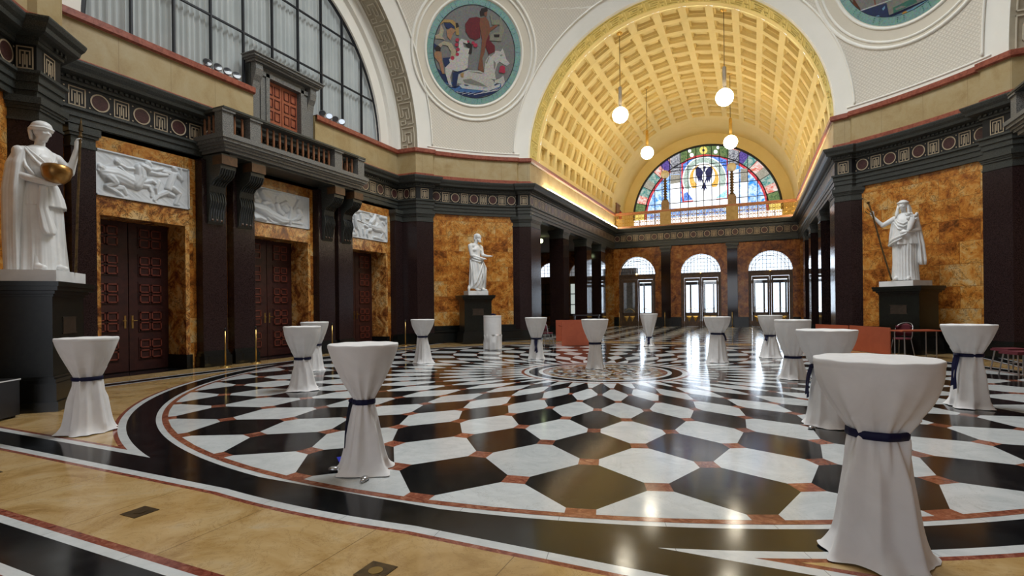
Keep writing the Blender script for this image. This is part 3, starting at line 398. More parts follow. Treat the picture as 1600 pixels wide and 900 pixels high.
def tile_mat(name, stops, vein=None, sc=2.0):
    m = Mat(name); c = m.ramp(m.noise(sc, 8, .7, 1.8), stops)
    if vein: c = m.mix(((m.noise(1.1, 8, .75, 2.5)-.5).abs() < vein[0])*vein[1], c, vein[2])
    t = m.attr('tone'); k = m.nt.nodes.new('ShaderNodeCombineXYZ'); [m.L(t, k.inputs[i]) for i in range(3)]
    c = m.mix(1.0, c, X(m.nt, k.outputs[0]), 'MULTIPLY')
    m.base(c); m.b.inputs['Specular IOR Level'].default_value = .26; m.L(m.noise(7, 4, .6)*.10+.07, m.b.inputs['Roughness']); return m.m
FM = [floor_field(),
      tile_mat('white_floor_marble', [(.35, (.53,.555,.56)), (.65, (.66,.68,.675))], (.0025, .55, (.22,.2,.18))),
      tile_mat('black_floor_marble', [(.4, (.0045,.005,.006)), (.7, (.013,.0125,.012))], (.002, .3, (.12,.12,.12))),
      tile_mat('red_floor_marble', [(.3, (.11,.028,.018)), (.5, (.25,.080,.045)), (.7, (.40,.19,.12))], None, 9),
      tile_mat('ochre_mosaic', [(.3, (.22,.13,.055)), (.7, (.40,.26,.13))], None, 12),
      tile_mat('rose_mosaic', [(.3, (.16,.065,.05)), (.7, (.28,.13,.10))], None, 12),
      tile_mat('grey_mosaic', [(.3, (.16,.17,.16)), (.7, (.32,.33,.31))], None, 12)]
def build_floor():
    b = MB()
    b.face([(-14,-20,0),(14,-20,0),(14,29,0),(-14,29,0)], 0)
    RJ = [1.80+.615*j for j in range(11)]; dt = radians(4.5); Z = .0015
    rng = random.Random(3)
    P = lambda i, r: (r*cos(i*dt), r*sin(i*dt), Z)
    fa = .175; fr = .095
    for i in range(80):
        for j in range(0, 11):
            if (i+j) % 2: continue      # tile centres sit where i+j is even
            r0, r1, r2 = RJ[max(j-1, 0)], RJ[j], RJ[min(j+1, 10)]
            col = 2 if i % 2 == 1 else 1
            b.tone = rng.uniform(.86, 1.04) if col == 1 else rng.uniform(.8, 1.5)
            def frr(r): return fr*min(1, (r/5)**.5)
            if 0 < j < 10:
                pts = [P(i-fa, r0+frr(r0)), P(i+fa, r0+frr(r0)), P(i+1-fa, r1-frr(r1)), P(i+1-fa, r1+frr(r1)), P(i+fa, r2-frr(r2)), P(i-fa, r2-frr(r2)), P(i-1+fa, r1+frr(r1)), P(i-1+fa, r1-frr(r1))]
            elif j == 0:
                pts = [P(i-1+fa, r1), P(i, r1), P(i+1-fa, r1), P(i+1-fa, r1+frr(r1)*.5), P(i+fa, r2-frr(r2)), P(i-fa, r2-frr(r2)), P(i-1+fa, r1+frr(r1)*.5)]
            else:
                pts = [P(i-fa, r0+frr(r0)), P(i+fa, r0+frr(r0)), P(i+1-fa, r1-frr(r1)), P(i+1-fa, r1), P(i, r1), P(i-1+fa, r1), P(i-1+fa, r1-frr(r1))]
            b.face(pts, col)
    for i in range(80):
        for j in range(0, 11):
            if (i+j) % 2 == 0: continue
            b.tone = rng.uniform(.7, 1.2); r = RJ[j]; q = fr*min(1, (r/5)**.5)
            ra = r if j == 0 else r-q; rb = r if j == 10 else r+q
            b.face([P(i-fa, ra), P(i+fa, ra), P(i+fa, rb), P(i-fa, rb)], 3)
    b.tone = 1.001
    def ring(ra, rb, m, n=160, z=Z):
        for k in range(n):
            t0, t1 = 2*pi*k/n, 2*pi*(k+1)/n
            b.face([(ra*cos(t0), ra*sin(t0), z), (rb*cos(t0), rb*sin(t0), z), (rb*cos(t1), rb*sin(t1), z), (ra*cos(t1), ra*sin(t1), z)], m)
    ring(7.95, 8.02, 3); ring(1.735, 1.80, 3); ring(1.63, 1.735, 1); ring(1.42, 1.63, 2); ring(1.335, 1.42, 1); ring(1.30, 1.335, 5)
    # central mosaic: concentric bands of small stones
    for k in range(13):
        ra, rb = 1.30*k/13, 1.30*(k+1)/13; n = max(6, int(2*pi*rb/.095)); off = rng.random()
        for q in range(n):
            t0, t1 = 2*pi*(q+off)/n, 2*pi*(q+1+off)/n
            st = (k % 4); m = rng.choice([[4,4,6,5],[1,2,1,6,2],[4,6,5,4,2],[1,4,6,2,1]][st]); b.tone = rng.uniform(.75, 1.15)
            b.face([(ra*cos(t0), ra*sin(t0), Z), (rb*cos(t0), rb*sin(t0), Z), (rb*cos(t1), rb*sin(t1), Z), (ra*cos(t1), ra*sin(t1), Z)], m)
    # guilloche star across the mosaic
    for k in range(8):
        a = 2*pi*k/8+.2
        for q in range(11):
            r = .25+q*.095; cxx = r*cos(a)+.16*sin(r*9)*-sin(a); cyy = r*sin(a)+.16*sin(r*9)*cos(a)
            b.tone = rng.uniform(.85, 1.1); s = .034
            b.face([(cxx-s, cyy, Z+.001), (cxx, cyy-s, Z+.001), (cxx+s, cyy, Z+.001), (cxx, cyy+s, Z+.001)], 1 if q % 3 else 2)
    b.tone = 1.0
    o = struct('floor', b, FM, label='polished inlaid marble floor with black and white lozenges around a round mosaic', cat='floor')
build_floor()
for (x, y) in ((-1.05,-8.93), (1.06,-8.93), (-3.30,-8.93)):
    b = MB(); b.box((-.085,-.085,0),(.085,.085,.004)); t = thing('floor_box', {-1.05:'square brass floor socket cover left of the picture centre in the yellow stone border', 1.06:'square brass floor socket cover at the bottom edge of the picture', -3.30:'dark floor socket cover at the left edge of the picture'}[x], 'floor box', (x, y, 0), 0, None)
    obj('cover_plate', b, M['bronze'], t); b = MB(); b.lathe([(.04,.004),(.04,.0065),(.032,.0065)], 20); obj('round_lid', b, M['brass'] if x > 0 else M['bronze'], t)

# ------------------------------------------------------------------ plan of the hall (right half, from the near passage to the end wall)
def arc(r, a0, a1, n, cxy=(0,0)): return [(cxy[0]+r*cos(radians(a0+(a1-a0)*k/n)), cxy[1]+r*sin(radians(a0+(a1-a0)*k/n))) for k in range(n+1)]
PR = [(5.5,-9.15),(5.95,-8.95)]+arc(10.85,-56,-37,16)+[(8.45,-6.30),(8.86,-5.76),(9.72,-5.72)]
RIGHT = [(5.5,-18)]+PR+[(9.72,5.72),(8.86,5.76),(8.45,6.30)]+arc(10.85,37,56,16)+[(5.95,8.95),(5.5,9.15),(5.5,24)]
LEFT = [(-x, y) for x, y in reversed(RIGHT)]
LOOP = RIGHT+LEFT
def offset(path, d, closed):
    n = len(path); out = []
    for i, p in enumerate(path):
        a = path[i-1] if (i or closed) else None; c = path[(i+1) % n] if (i < n-1 or closed) else None
        def nrm(u, v):
            dx, dy = v[0]-u[0], v[1]-u[1]; l = sqrt(dx*dx+dy*dy) or 1; return (-dy/l, dx/l)
        ns = [nrm(a, p)] if a else []; ns += [nrm(p, c)] if c else []
        if len(ns) == 1: nx, ny = ns[0]; k = 1
        else:
            nx, ny = ns[0][0]+ns[1][0], ns[0][1]+ns[1][1]; l = sqrt(nx*nx+ny*ny) or 1; nx /= l; ny /= l
            k = 1/max(.45, nx*ns[0][0]+ny*ns[0][1])
        out.append((p[0]+nx*d*k, p[1]+ny*d*k))
    return out
def sweep(mb, path, prof, closed=False):
    rows = [[(x, y, z) for x, y in offset(path, d, closed)] for d, z, _ in prof]
    n = len(path); us = [0]
    for i in range(n): a, c = path[i], path[(i+1) % n]; us.append(us[-1]+sqrt((a[0]-c[0])**2+(a[1]-c[1])**2))
    vs = [0]
    for k in range(len(prof)-1): vs.append(vs[-1]+sqrt((prof[k][0]-prof[k+1][0])**2+(prof[k][1]-prof[k+1][1])**2))
    z0 = prof[0][1]
    for k in range(len(prof)-1):
        for i in range(n if closed else n-1):
            j = (i+1) % n
            mb.face([rows[k][i], rows[k][j], rows[k+1][j], rows[k+1][i]], prof[k][2], [(us[i], z0+vs[k]), (us[i+1], z0+vs[k]), (us[i+1], z0+vs[k+1]), (us[i], z0+vs[k+1])])
# entablature: architrave with three fascias, ornamented frieze, dentilled cornice
EZ = 5.20
prof = [(-.30,5.20,0),(.0,5.20,0),(.0,5.32,0),(.03,5.32,0),(.03,5.46,0),(.06,5.46,0),(.06,5.58,0),(.11,5.60,0),(.11,5.65,0),(.0,5.65,1),(.0,6.12,0),(.05,6.13,0),(.05,6.19,0),
        (.07,6.19,0),(.07,6.25,0),(.20,6.27,0),(.26,6.29,0),(.28,6.36,0),(.33,6.42,0),(.36,6.49,0),(.36,6.52,0),(.05,6.54,0)]
b = MB(); sweep(b, LOOP, prof, True)
def runs(path, closed=True):
    # split the loop into straight or smoothly curved runs
    out = []; cur = [path[0]]
    n = len(path)
    for i in range(1, n+1):
        p = path[i % n]
        if len(cur) >= 2:
            a, q = cur[-2], cur[-1]
            d = atan2(q[1]-a[1], q[0]-a[0])-atan2(p[1]-q[1], p[0]-q[0]); d = (d+pi) % (2*pi)-pi
            if abs(d) > radians(6): out.append(cur); cur = [q]
        cur.append(p)
    out.append(cur); return out
def along(run):
    L = [0]
    for a, c in zip(run, run[1:]): L.append(L[-1]+sqrt((a[0]-c[0])**2+(a[1]-c[1])**2))
    def at(s):
        for k in range(len(L)-1):
            if s <= L[k+1]+1e-9:
                f = (s-L[k])/(L[k+1]-L[k]); a, c = run[k], run[k+1]; l = L[k+1]-L[k]
                return (a[0]+(c[0]-a[0])*f, a[1]+(c[1]-a[1])*f), ((c[0]-a[0])/l, (c[1]-a[1])/l)
        return run[-1], (1, 0)
    return L[-1], at
def ornament(b, run):
    L, at = along(run)
    if L < .3: return
    ne = max(1, int(round(L/.42)))
    if ne % 2 == 0: ne += 1 if L/.42 > ne else -1
    first = 0 if L > 2.5 else 1
    sp = L/ne; zc = 5.885
    for e in range(ne):
        (px, py), (tx, ty) = at((e+.5)*sp); nx, ny = -ty, tx
        def Q(u, v, o=.012): return (px+tx*u+nx*o, py+ty*u+ny*o, zc+v)
        k = min(1, sp/.42)
        if (e+first) % 2 == 0:
            n = 26; R1, R2 = .185, .158
            for q in range(n):
                t0, t1 = 2*pi*q/n, 2*pi*(q+1)/n
                b.face([Q(R2*cos(t0)*k, R2*sin(t0)), Q(R1*cos(t0)*k, R1*sin(t0)), Q(R1*cos(t1)*k, R1*sin(t1)), Q(R2*cos(t1)*k, R2*sin(t1))], 2)
            b.face([Q(R2*cos(2*pi*q/n)*k, R2*sin(2*pi*q/n), .009) for q in range(n)], 3)
            for sx in (-1, 1):
                for sy in (-1, 1):
                    b.face([Q((sx*.195+.017*cos(2*pi*q/7))*k, sy*.165+.017*sin(2*pi*q/7)) for q in range(7)], 2)
        else:
            w, h, l = .145*k, .185, .011
            def bar(u0, v0, u1, v1): b.face([Q(u0, v0), Q(u1, v0), Q(u1, v1), Q(u0, v1)], 2)
            bar(-w-l,-h-l,w+l,-h+l); bar(-w-l,h-l,w+l,h+l); bar(-w-l,-h,-w+l,h); bar(w-l,-h,w+l,h)
            g = w*.62; bar(-g-l,h*.62-l,g+l,h*.62+l); bar(-g-l,-h*.68,-g+l,h*.62); bar(g-l,-h*.68,g+l,h*.62)
            i_ = w*.26; bar(-i_-l,-h,-i_+l,h*.30); bar(i_-l,-h,i_+l,h*.30); bar(-l,-h*.68,l,h*.62)
for r in runs(LOOP): ornament(b, r)
# dentils
off = offset(LOOP, .05, True)
for r in runs(off):
    L, at = along(r); n = int(L/.11)
    for q in range(n):
        (px, py), (tx, ty) = at((q+.5)*L/n); nx, ny = -ty, tx
        Mx = Matrix(((tx, nx, 0, px), (ty, ny, 0, py), (0, 0, 1, 0), (0, 0, 0, 1)))
        if py > -6: b.box((-.03, 0, 6.195), (.03, .06, 6.25), 0, Mx)
struct('trim_1', b, [M['granite'], M['frieze_bg'], M['cream_inlay'], M['disc_red']], label='dark granite entablature with circles and key pattern running round the hall', cat='cornice')
# attic band and red rails
RIGHT2 = [((x*10.66/10.85, y*10.66/10.85) if abs(sqrt(x*x+y*y)-10.85) < .001 else (x, y)) for x, y in RIGHT]
# the band runs from one side of the balcony doorway all the way round to the other
LOOP2 = [(-9.72,-.86)]+[(-x, y) for x, y in reversed(RIGHT2) if y < -1]+[p for p in RIGHT2]
LOOP3 = [(-x, y) for x, y in reversed(RIGHT2) if y > 1]+[(-9.72,1.42)]
b = MB(); sweep(b, LOOP2, [(.02,6.50,1),(.06,6.50,1),(.06,6.66,1),(.03,6.68,0),(.03,7.44,0),(.08,7.44,1),(.13,7.48,1),(.13,7.62,1),(-.45,7.625,1)], False)
sweep(b, LOOP3, [(.02,6.50,1),(.06,6.50,1),(.06,6.66,1),(.03,6.68,0),(.03,7.44,0),(.08,7.44,1),(.13,7.48,1),(.13,7.62,1),(-.45,7.625,1)], False)
struct('trim_2', b, [M['yellow'], M['redstone']], label='yellow sandstone band between two red marble rails above the dark entablature', cat='wall band')

# ------------------------------------------------------------------ sail dome, arches
ZC = 7.62; RS = 10.6; AX, AY = 8.82, 9.05; RAX = sqrt(RS*RS-AX*AX); RAY = sqrt(RS*RS-AY*AY)
MED = [(134.6, 21.2), (45.4, 21.2)]
def sph(az, z): 
    rho = sqrt(max(RS*RS-(z-ZC)**2, 0)); return (rho*cos(az), rho*sin(az), z)
def azr(z):
    rho = sqrt(RS*RS-(z-ZC)**2)
    a0 = math.acos(AX/rho) if rho > AX else 0.0
    a1 = math.asin(AY/rho) if rho > AY else pi/2
    return a0, a1, rho
def quad_az(q, a): return (a, pi-a, pi+a, -a)[q]
b = MB(); f = MB()
zs = [ZC+(RAY)*k/40 for k in range(41)]+[ZC+RAY+(RAX-RAY)*k/6 for k in range(1, 7)]+[ZC+RAX+.12+(17.3-ZC-RAX-.12)*k/14 for k in range(15)]
NB = 28
for q in range(4):
    for k in range(len(zs)-1):
        r0, r1 = azr(zs[k]+1e-5), azr(zs[k+1]-1e-5)
        for i in range(NB):
            def pt(r, z, t): return sph(quad_az(q, r[0]+(r[1]-r[0])*t), z)
            b.face([pt(r0, zs[k], i/NB), pt(r0, zs[k], (i+1)/NB), pt(r1, zs[k+1], (i+1)/NB), pt(r1, zs[k+1], i/NB)], 0)
# textured fields lie 1 cm proud of the shell, leaving plain bands at the arches and round the medallion
def mark(p):
    x, y, z = p; d = 1e9
    for (az, el) in MED:
        a, e = radians(az), radians(el); n = Vector((cos(e)*cos(a), cos(e)*sin(a), sin(e)))
        d = min(d, math.degrees(n.angle(Vector((x, y, z-ZC)))))
    return min((AX-abs(x))*1.35-.42, (AY-abs(y))*1.35-.42, (z-ZC)-.16 if z < 16 else 0, (d-13.6)*.185, 14.5-z)
for q in (0, 1):
    NZ, NA = 110, 110; zt = 14.6; g = {}
    for k in range(NZ+1):
        z = ZC+(zt-ZC)*k/NZ; r = azr(z)
        for i in range(NA+1):
            a = quad_az(q, r[0]+(r[1]-r[0])*i/NA); p = sph(a, z); s = (RS-.012)/RS
            g[k, i] = ((p[0]*s, p[1]*s, ZC+(p[2]-ZC)*s), mark(p), (a*9.5, z))
    for k in range(NZ):
        for i in range(NA):
            c = [g[k, i], g[k, i+1], g[k+1, i+1], g[k+1, i]]
            # clip the cell where the mask crosses zero
            out = []
            for e in range(4):
                A_, B_ = c[e], c[(e+1) % 4]
                if A_[1] > 0: out.append((A_[0], A_[2]))
                if (A_[1] > 0) != (B_[1] > 0):
                    t = A_[1]/(A_[1]-B_[1]); out.append((tuple(u+(v-u)*t for u, v in zip(A_[0], B_[0])), tuple(u+(v-u)*t for u, v in zip(A_[2], B_[2]))))
            if len(out) >= 3: b.face([o_[0] for o_ in out], 1, [o_[1] for o_ in out])
for (az, el) in MED:
    a, e = radians(az), radians(el); n = Vector((cos(e)*cos(a), cos(e)*sin(a), sin(e))); ex = n.cross(Vector((0,0,1))).normalized(); ey = ex.cross(n)
    def RP(g, t): g = radians(g); return Vector((0,0,ZC))+(n*cos(g)+(ex*cos(t)+ey*sin(t))*sin(g))*(RS-.013)
    for k in range(72):
        for g in (10.3, 11.4, 12.5):
            t0, t1 = 2*pi*k/72, 2*pi*(k+1)/72; b.face([RP(g,t0), RP(g,t1), RP(g+1.1,t1), RP(g+1.1,t0)], 2)
struct('ceiling', b, [M['band'], M['diaper'], M['plaster']], label='cream plaster sail dome with textured fields between the great arches', cat='dome', smooth=True)
b = MB(); b.lathe([(4.9,17.25),(4.9,17.45),(0.01,17.5)], 40, cap=False)
struct('skylight', b, Mat('skylight_glass', (.7,.75,.8), .5).emit((.9,.95,1), .6).m, label='round glass skylight at the crown of the dome, above the picture', cat='skylight')
# mouldings: field borders and medallion rings
def level_curve(q, fn, n=160):
    pts = []
    for k in range(n+1):
        p = fn(k/n)
        if p: pts.append(p)
    return pts
b = MB()
for q in (0, 1):
    sx = 1 if q == 0 else -1
    for (A, sw) in ((AX, 0), (AY, 1)):
        c = A-.33; pts = []
        RR = sqrt(RS*RS-c*c)
        for k in range(0, 101):
            t = pi/2*k/100; z = ZC+RR*sin(t); o = RR*cos(t)
            p = (sx*c, o, z) if not sw else (sx*o, c, z)
            if mark((p[0], p[1], p[2])) > -.06 and z > ZC+.1: pts.append(Vector((p[0], p[1], ZC))+(Vector(p)-Vector((p[0], p[1], ZC))))
        if len(pts) > 2: b.tube([Vector((0,0,ZC))+(p-Vector((0,0,ZC)))*.9975 for p in pts], .032, 6)
    r = azr(ZC+.15)
    b.tube([Vector(sph(quad_az(q, r[0]+.035+(r[1]-r[0]-.07)*k/30), ZC+.15))*1.0-Vector((0,0,0)) for k in range(31)], .035, 6)
for (az, el) in MED:
    a, e = radians(az), radians(el); n = Vector((cos(e)*cos(a), cos(e)*sin(a), sin(e))); ex = n.cross(Vector((0,0,1))).normalized(); ey = ex.cross(n)
    for ang, w in ((10.7, .05), (12.7, .045), (13.6, .06)):
        g = radians(ang); pts = [Vector((0,0,ZC))+(n*cos(g)+(ex*cos(t)+ey*sin(t))*sin(g))*(RS-.01) for t in [2*pi*k/72 for k in range(72)]]
        b.tube(pts, w, 6, closed=True)
struct('trim_3', b, M['band'], label='raised white plaster mouldings round the medallions and wall fields', cat='moulding', smooth=True)
# arch soffits: profile = (distance along the passage, radius)
def soffit(mb, axis, sgn, prof, n=72, uv=False):
    for k in range(n):
        t0, t1 = pi*k/n, pi*(k+1)/n
        for (d0, r0, m), (d1, r1, _) in zip(prof, prof[1:]):
            def P(d, r, t):
                o = r*cos(t); z = ZC+r*sin(t)
                return (sgn*d, o, z) if axis == 'x' else (o, sgn*d, z)
            mb.face([P(d0, r0, t0), P(d1, r1, t0), P(d1, r1, t1), P(d0, r0, t1)], m, [(d0, t0*5.5), (d1, t0*5.5), (d1, t1*5.5), (d0, t1*5.5)])
FRET = [(0,0,0,8),(0,8,8,8),(8,8,8,3),(8,3,6,3),(6,3,6,6),(6,6,2,6),(2,6,2,2),(2,2,4,2),(4,2,4,4.5),(0,0,3,0),(5,0,8,0),(8,0,8,1.3),(6,1.3,8,1.3),(5,0,5,1.5)]
def fret(mb, axis, sgn, d0, d1, r, n, m, h=.025):
    # a maze of raised bars laid along the soffit
    wd = (d1-d0)/8.8; L = pi/n
    for k in range(n):
        for (a0, b0, a1, b1) in FRET:
            a0_, a1_ = sorted((a0, a1)); b0_, b1_ = sorted((b0, b1)); e = .17
            u0, u1 = d0+(a0_+.4-e)*wd, d0+(a1_+.4+e)*wd; t0, t1 = (k+(b0_+.6-e)/9.2)*L, (k+(b1_+.6+e)/9.2)*L
            def P(u, t, rr):
                o = rr*cos(t); z = ZC+rr*sin(t)
                return (sgn*u, o, z) if axis == 'x' else (o, sgn*u, z)
            ns = max(1, int((t1-t0)*r/.2))
            for s_ in range(ns):
                ta, tb = t0+(t1-t0)*s_/ns, t0+(t1-t0)*(s_+1)/ns
                mb.add([P(u0,ta,r), P(u1,ta,r), P(u1,tb,r), P(u0,tb,r), P(u0,ta,r-h), P(u1,ta,r-h), P(u1,tb,r-h), P(u0,tb,r-h)],
                       [(4,5,6,7),(0,1,5,4),(1,2,6,5),(2,3,7,6),(3,0,4,7)], m)
for sgn, nm in ((-1, 'left'), (1, 'right')):
    b = MB(); soffit(b, 'x', sgn, [(AX, RAX, 0), (AX+.02, RAX-.02, 1), (AX+.80, RAX-.03, 0), (AX+.88, RAX-.06, 0), (AX+.88, 5.40, 0), (AX+1.02, 5.36, 0), (AX+1.04, 4.93, 0), (AX+1.22, 4.90, 0)])
    fret(b, 'x', sgn, AX+.12, AX+.72, RAX-.02, 20, 2, .04)
    struct('trim_4' if sgn < 0 else 'trim_5', b, [M['band'], M['meander'], M['fret_light']], label='great plaster arch with fret pattern on its underside, '+('left side' if sgn < 0 else 'right side'), cat='arch')
b = MB()
soffit(b, 'y', 1, [(AY, RAY, 0), (AY+.12, RAY-.03, 1), (10.0, RAY-.03, 1)])
fret(b, 'y', 1, AY+.2, 9.9, RAY-.03, 22, 2, .022)
struct('trim_6', b, [M['band'], M['gold_band'], M['gold_fret']], label='olive gold fret band round the mouth of the coffered vault', cat='arch')
b = MB(); soffit(b, 'y', -1, [(AY, RAY, 0), (AY+.12, RAY-.03, 0), (10.0, RAY-.06, 1), (18.2, RAY-.06, 1)]); 
struct('trim_7', b, [M['band'], M['vault']], label='plaster barrel vault over the near passage', cat='arch')
# ------------------------------------------------------------------ coffered barrel vault over the entrance hall
b = MB(); RV = RAY-.03
def VP(th, y, r): return (r*cos(th), y, ZC+r*sin(th))
TH0 = radians(5.3); DT = radians(10.53)
ys0 = 10.25
def vq(t0, t1, y0, y1, r, m=0, ns=1):
    for s_ in range(ns):
        ta, tb = t0+(t1-t0)*s_/ns, t0+(t1-t0)*(s_+1)/ns
        b.face([VP(ta, y0, r), VP(ta, y1, r), VP(tb, y1, r), VP(tb, y0, r)], m)
def frame(t0, t1, y0, y1, r, t0b, t1b, y0b, y1b, rb):
    A = [VP(t0,y0,r), VP(t1,y0,r), VP(t1,y1,r), VP(t0,y1,r)]; B = [VP(t0b,y0b,rb), VP(t1b,y0b,rb), VP(t1b,y1b,rb), VP(t0b,y1b,rb)]
    for k in range(4): j = (k+1) % 4; b.face([A[k], A[j], B[j], B[k]], 0)
vq(0, pi, 9.97, ys0, RV, 0, 72)
for c in range(17):
    t0, t1 = TH0+(c-.5)*DT, TH0+(c+.5)*DT
    if c == 0: t0 = 0
    if c == 16: t1 = pi
    for r_ in range(13):
        y0 = ys0+1.02*r_; y1 = y0+1.02; tc = TH0+c*DT; yc = (y0+y1)/2
        h = radians(3.75) if c not in (0, 16) else radians(3.3); w = .37
        a = (tc-h, tc+h, yc-w, yc+w)
        frame(t0, t1, y0, y1, RV, *a, RV)
        s1 = (a[0]+radians(.45), a[1]-radians(.45), a[2]+.045, a[3]-.045)
        frame(*a, RV, *a, RV+.12); frame(*a, RV+.12, *s1, RV+.12); frame(*s1, RV+.12, *s1, RV+.24)
        s2 = (a[0]+radians(1.35), a[1]-radians(1.35), a[2]+.13, a[3]-.13)
        frame(*s1, RV+.24, *s2, RV+.24); frame(*s2, RV+.24, *s2, RV+.19); vq(*s2, RV+.19)
yE = ys0+13*1.02
vq(0, pi, yE, 27, RV, 0, 60)
# tympanum wall around the lunette
n = 60; RL = 4.78
for k in range(n):
    t0, t1 = pi*k/n, pi*(k+1)/n
    q = lambda r, t, zz=7.53: (r*cos(t), 27, zz+r*sin(t))
    b.face([q(RL, t0), q(RV+.1, t0), q(RV+.1, t1), q(RL, t1)], 0)
    b.face([q(RL, t0), q(RL, t1), (RL*cos(t1), 27.3, 7.53+RL*sin(t1)), (RL*cos(t0), 27.3, 7.53+RL*sin(t0))], 0)
for s_ in (-1, 1): b.face([(s_*RL, 27, 6.4), (s_*(RV+.1), 27, 6.4), (s_*(RV+.1), 27, 7.53), (s_*RL, 27, 7.53)], 0); b.face([(s_*RL, 27, 6.4), (s_*RL, 27.3, 6.4), (s_*RL, 27.3, 7.53), (s_*RL, 27, 7.53)], 0)
struct('ceiling', b, [M['vault']], label='yellow coffered barrel vault over the entrance hall', cat='vault')
b = MB()
for s in (-1, 1):
    b.box((s*5.5, 23.55, 6.52), (s*5.7, 27.3, 7.66), 0); b.box((s*5.42, 23.9, 7.66), (s*5.5, 24.0, 7.7), 0)
b.box((-5.7, 24.0, 6.50), (5.7, 27.2, 6.55), 0); b.box((-5.6, 27.0, 6.5), (5.6, 27.3, 6.62), 0)
struct('wall_gallery', b, M['vault'], label='yellow gallery floor and walls below the stained glass lunette', cat='gallery')

# ------------------------------------------------------------------ walls below the entablature
# curved marble walls, four corners
for q, nm in enumerate(('far_right', 'far_left', 'near_left', 'near_right')):
    sx, sy = ((1,1),(-1,1),(-1,-1),(1,-1))[q]
    b = MB(); n = 18; R_ = 10.93
    for k in range(n):
        t0, t1 = radians(36.5+(56.8-36.5)*k/n), radians(36.5+(56.8-36.5)*(k+1)/n)
        P0, P1 = (sx*R_*cos(t0), sy*R_*sin(t0)), (sx*R_*cos(t1), sy*R_*sin(t1))
        u0, u1 = t0*R_+q*.7, t1*R_+q*.7
        b.face([(*P0, .6), (*P1, .6), (*P1, 5.3), (*P0, 5.3)], 0, [(u0, .6), (u1, .6), (u1, 5.3), (u0, 5.3)])
    # dark marble plinth with a seat-like step
    pl = [(sx*x, sy*y) for x, y in arc(R_, 36.5, 56.8, 14)]
    if sx*sy < 0: pl = pl[::-1]
    sweep(b, pl, [(.42,0,1),(.42,.08,1),(.36,.10,1),(.36,.40,1),(.40,.44,1),(.40,.48,1),(.05,.50,1),(.05,.66,1),(0,.68,1)])
    struct('wall_'+nm, b, [M['siena'], M['black']], label='curved orange veined marble wall over a black plinth, %s corner' % nm.replace('_', ' '), cat='wall')
# corner piers of dark porphyry with capitals
def pier(mb, poly, z0, z1, m=0):
    mb.prism(poly, z0, z1, m)
def scale_poly(poly, e):
    c = (sum(p[0] for p in poly)/len(poly), sum(p[1] for p in poly)/len(poly))
    o = []
    for p in poly:
        dx, dy = p[0]-c[0], p[1]-c[1]; l = sqrt(dx*dx+dy*dy); o.append((p[0]+dx/l*e, p[1]+dy/l*e))
    return o
def pillar(name, poly, label, cap_m='porphyry', tall=5.2, group=None, shaft='porphyry'):
    c = (sum(p[0] for p in poly)/len(poly), sum(p[1] for p in poly)/len(poly))
    lp = [(p[0]-c[0], p[1]-c[1]) for p in poly]
    t = thing(name, label, 'pier', (c[0], c[1], 0), 0, group); t['kind'] = 'structure'
    b = MB(); b.prism(scale_poly(lp, .07), 0, .30); b.prism(scale_poly(lp, .045), .30, .36); b.prism(scale_poly(lp, .02), .36, .42); obj('pier_base', b, M['black'], t)
    b = MB(); b.prism(lp, .42, tall-.42); obj('shaft', b, M[shaft], t)
    b = MB()
    for e, z0, z1 in ((.02, tall-.42, tall-.38), (-.005, tall-.38, tall-.22), (.03, tall-.22, tall-.17), (.055, tall-.17, tall-.12), (.09, tall-.12, tall)): b.prism(scale_poly(lp, e), z0, z1)
    for k in range(len(lp)):
        a, d = lp[k], lp[(k+1) % len(lp)]; L = sqrt((a[0]-d[0])**2+(a[1]-d[1])**2)
        for q in range(int(L/.085)):
            f_ = (q+.5)/int(L/.085); b.sphere((a[0]+(d[0]-a[0])*f_, a[1]+(d[1]-a[1])*f_, tall-.195), .026, 0, 6)
    obj('capital', b, M['granite'], t); return t
for sx, sy, nm in ((1,1,'far right'), (-1,1,'far left'), (-1,-1,'near left'), (1,-1,'near right')):
    f2 = lambda P: [(sx*x, sy*y) for x, y in (P if sx*sy > 0 else P[::-1])]
    pillar('corner_pier', f2([(9.74,5.66),(9.74,6.6),(8.80,6.75),(8.43,6.28),(8.84,5.74)]), 'dark porphyry pier with a carved capital between the '+nm+' curved wall and the side wall')
    pillar('corner_pier', f2([(5.48,9.20),(5.92,8.98),(6.25,8.98),(6.30,10.3),(5.48,10.3)]), 'dark porphyry pier with a carved capital at the passage end of the '+nm+' curved wall')
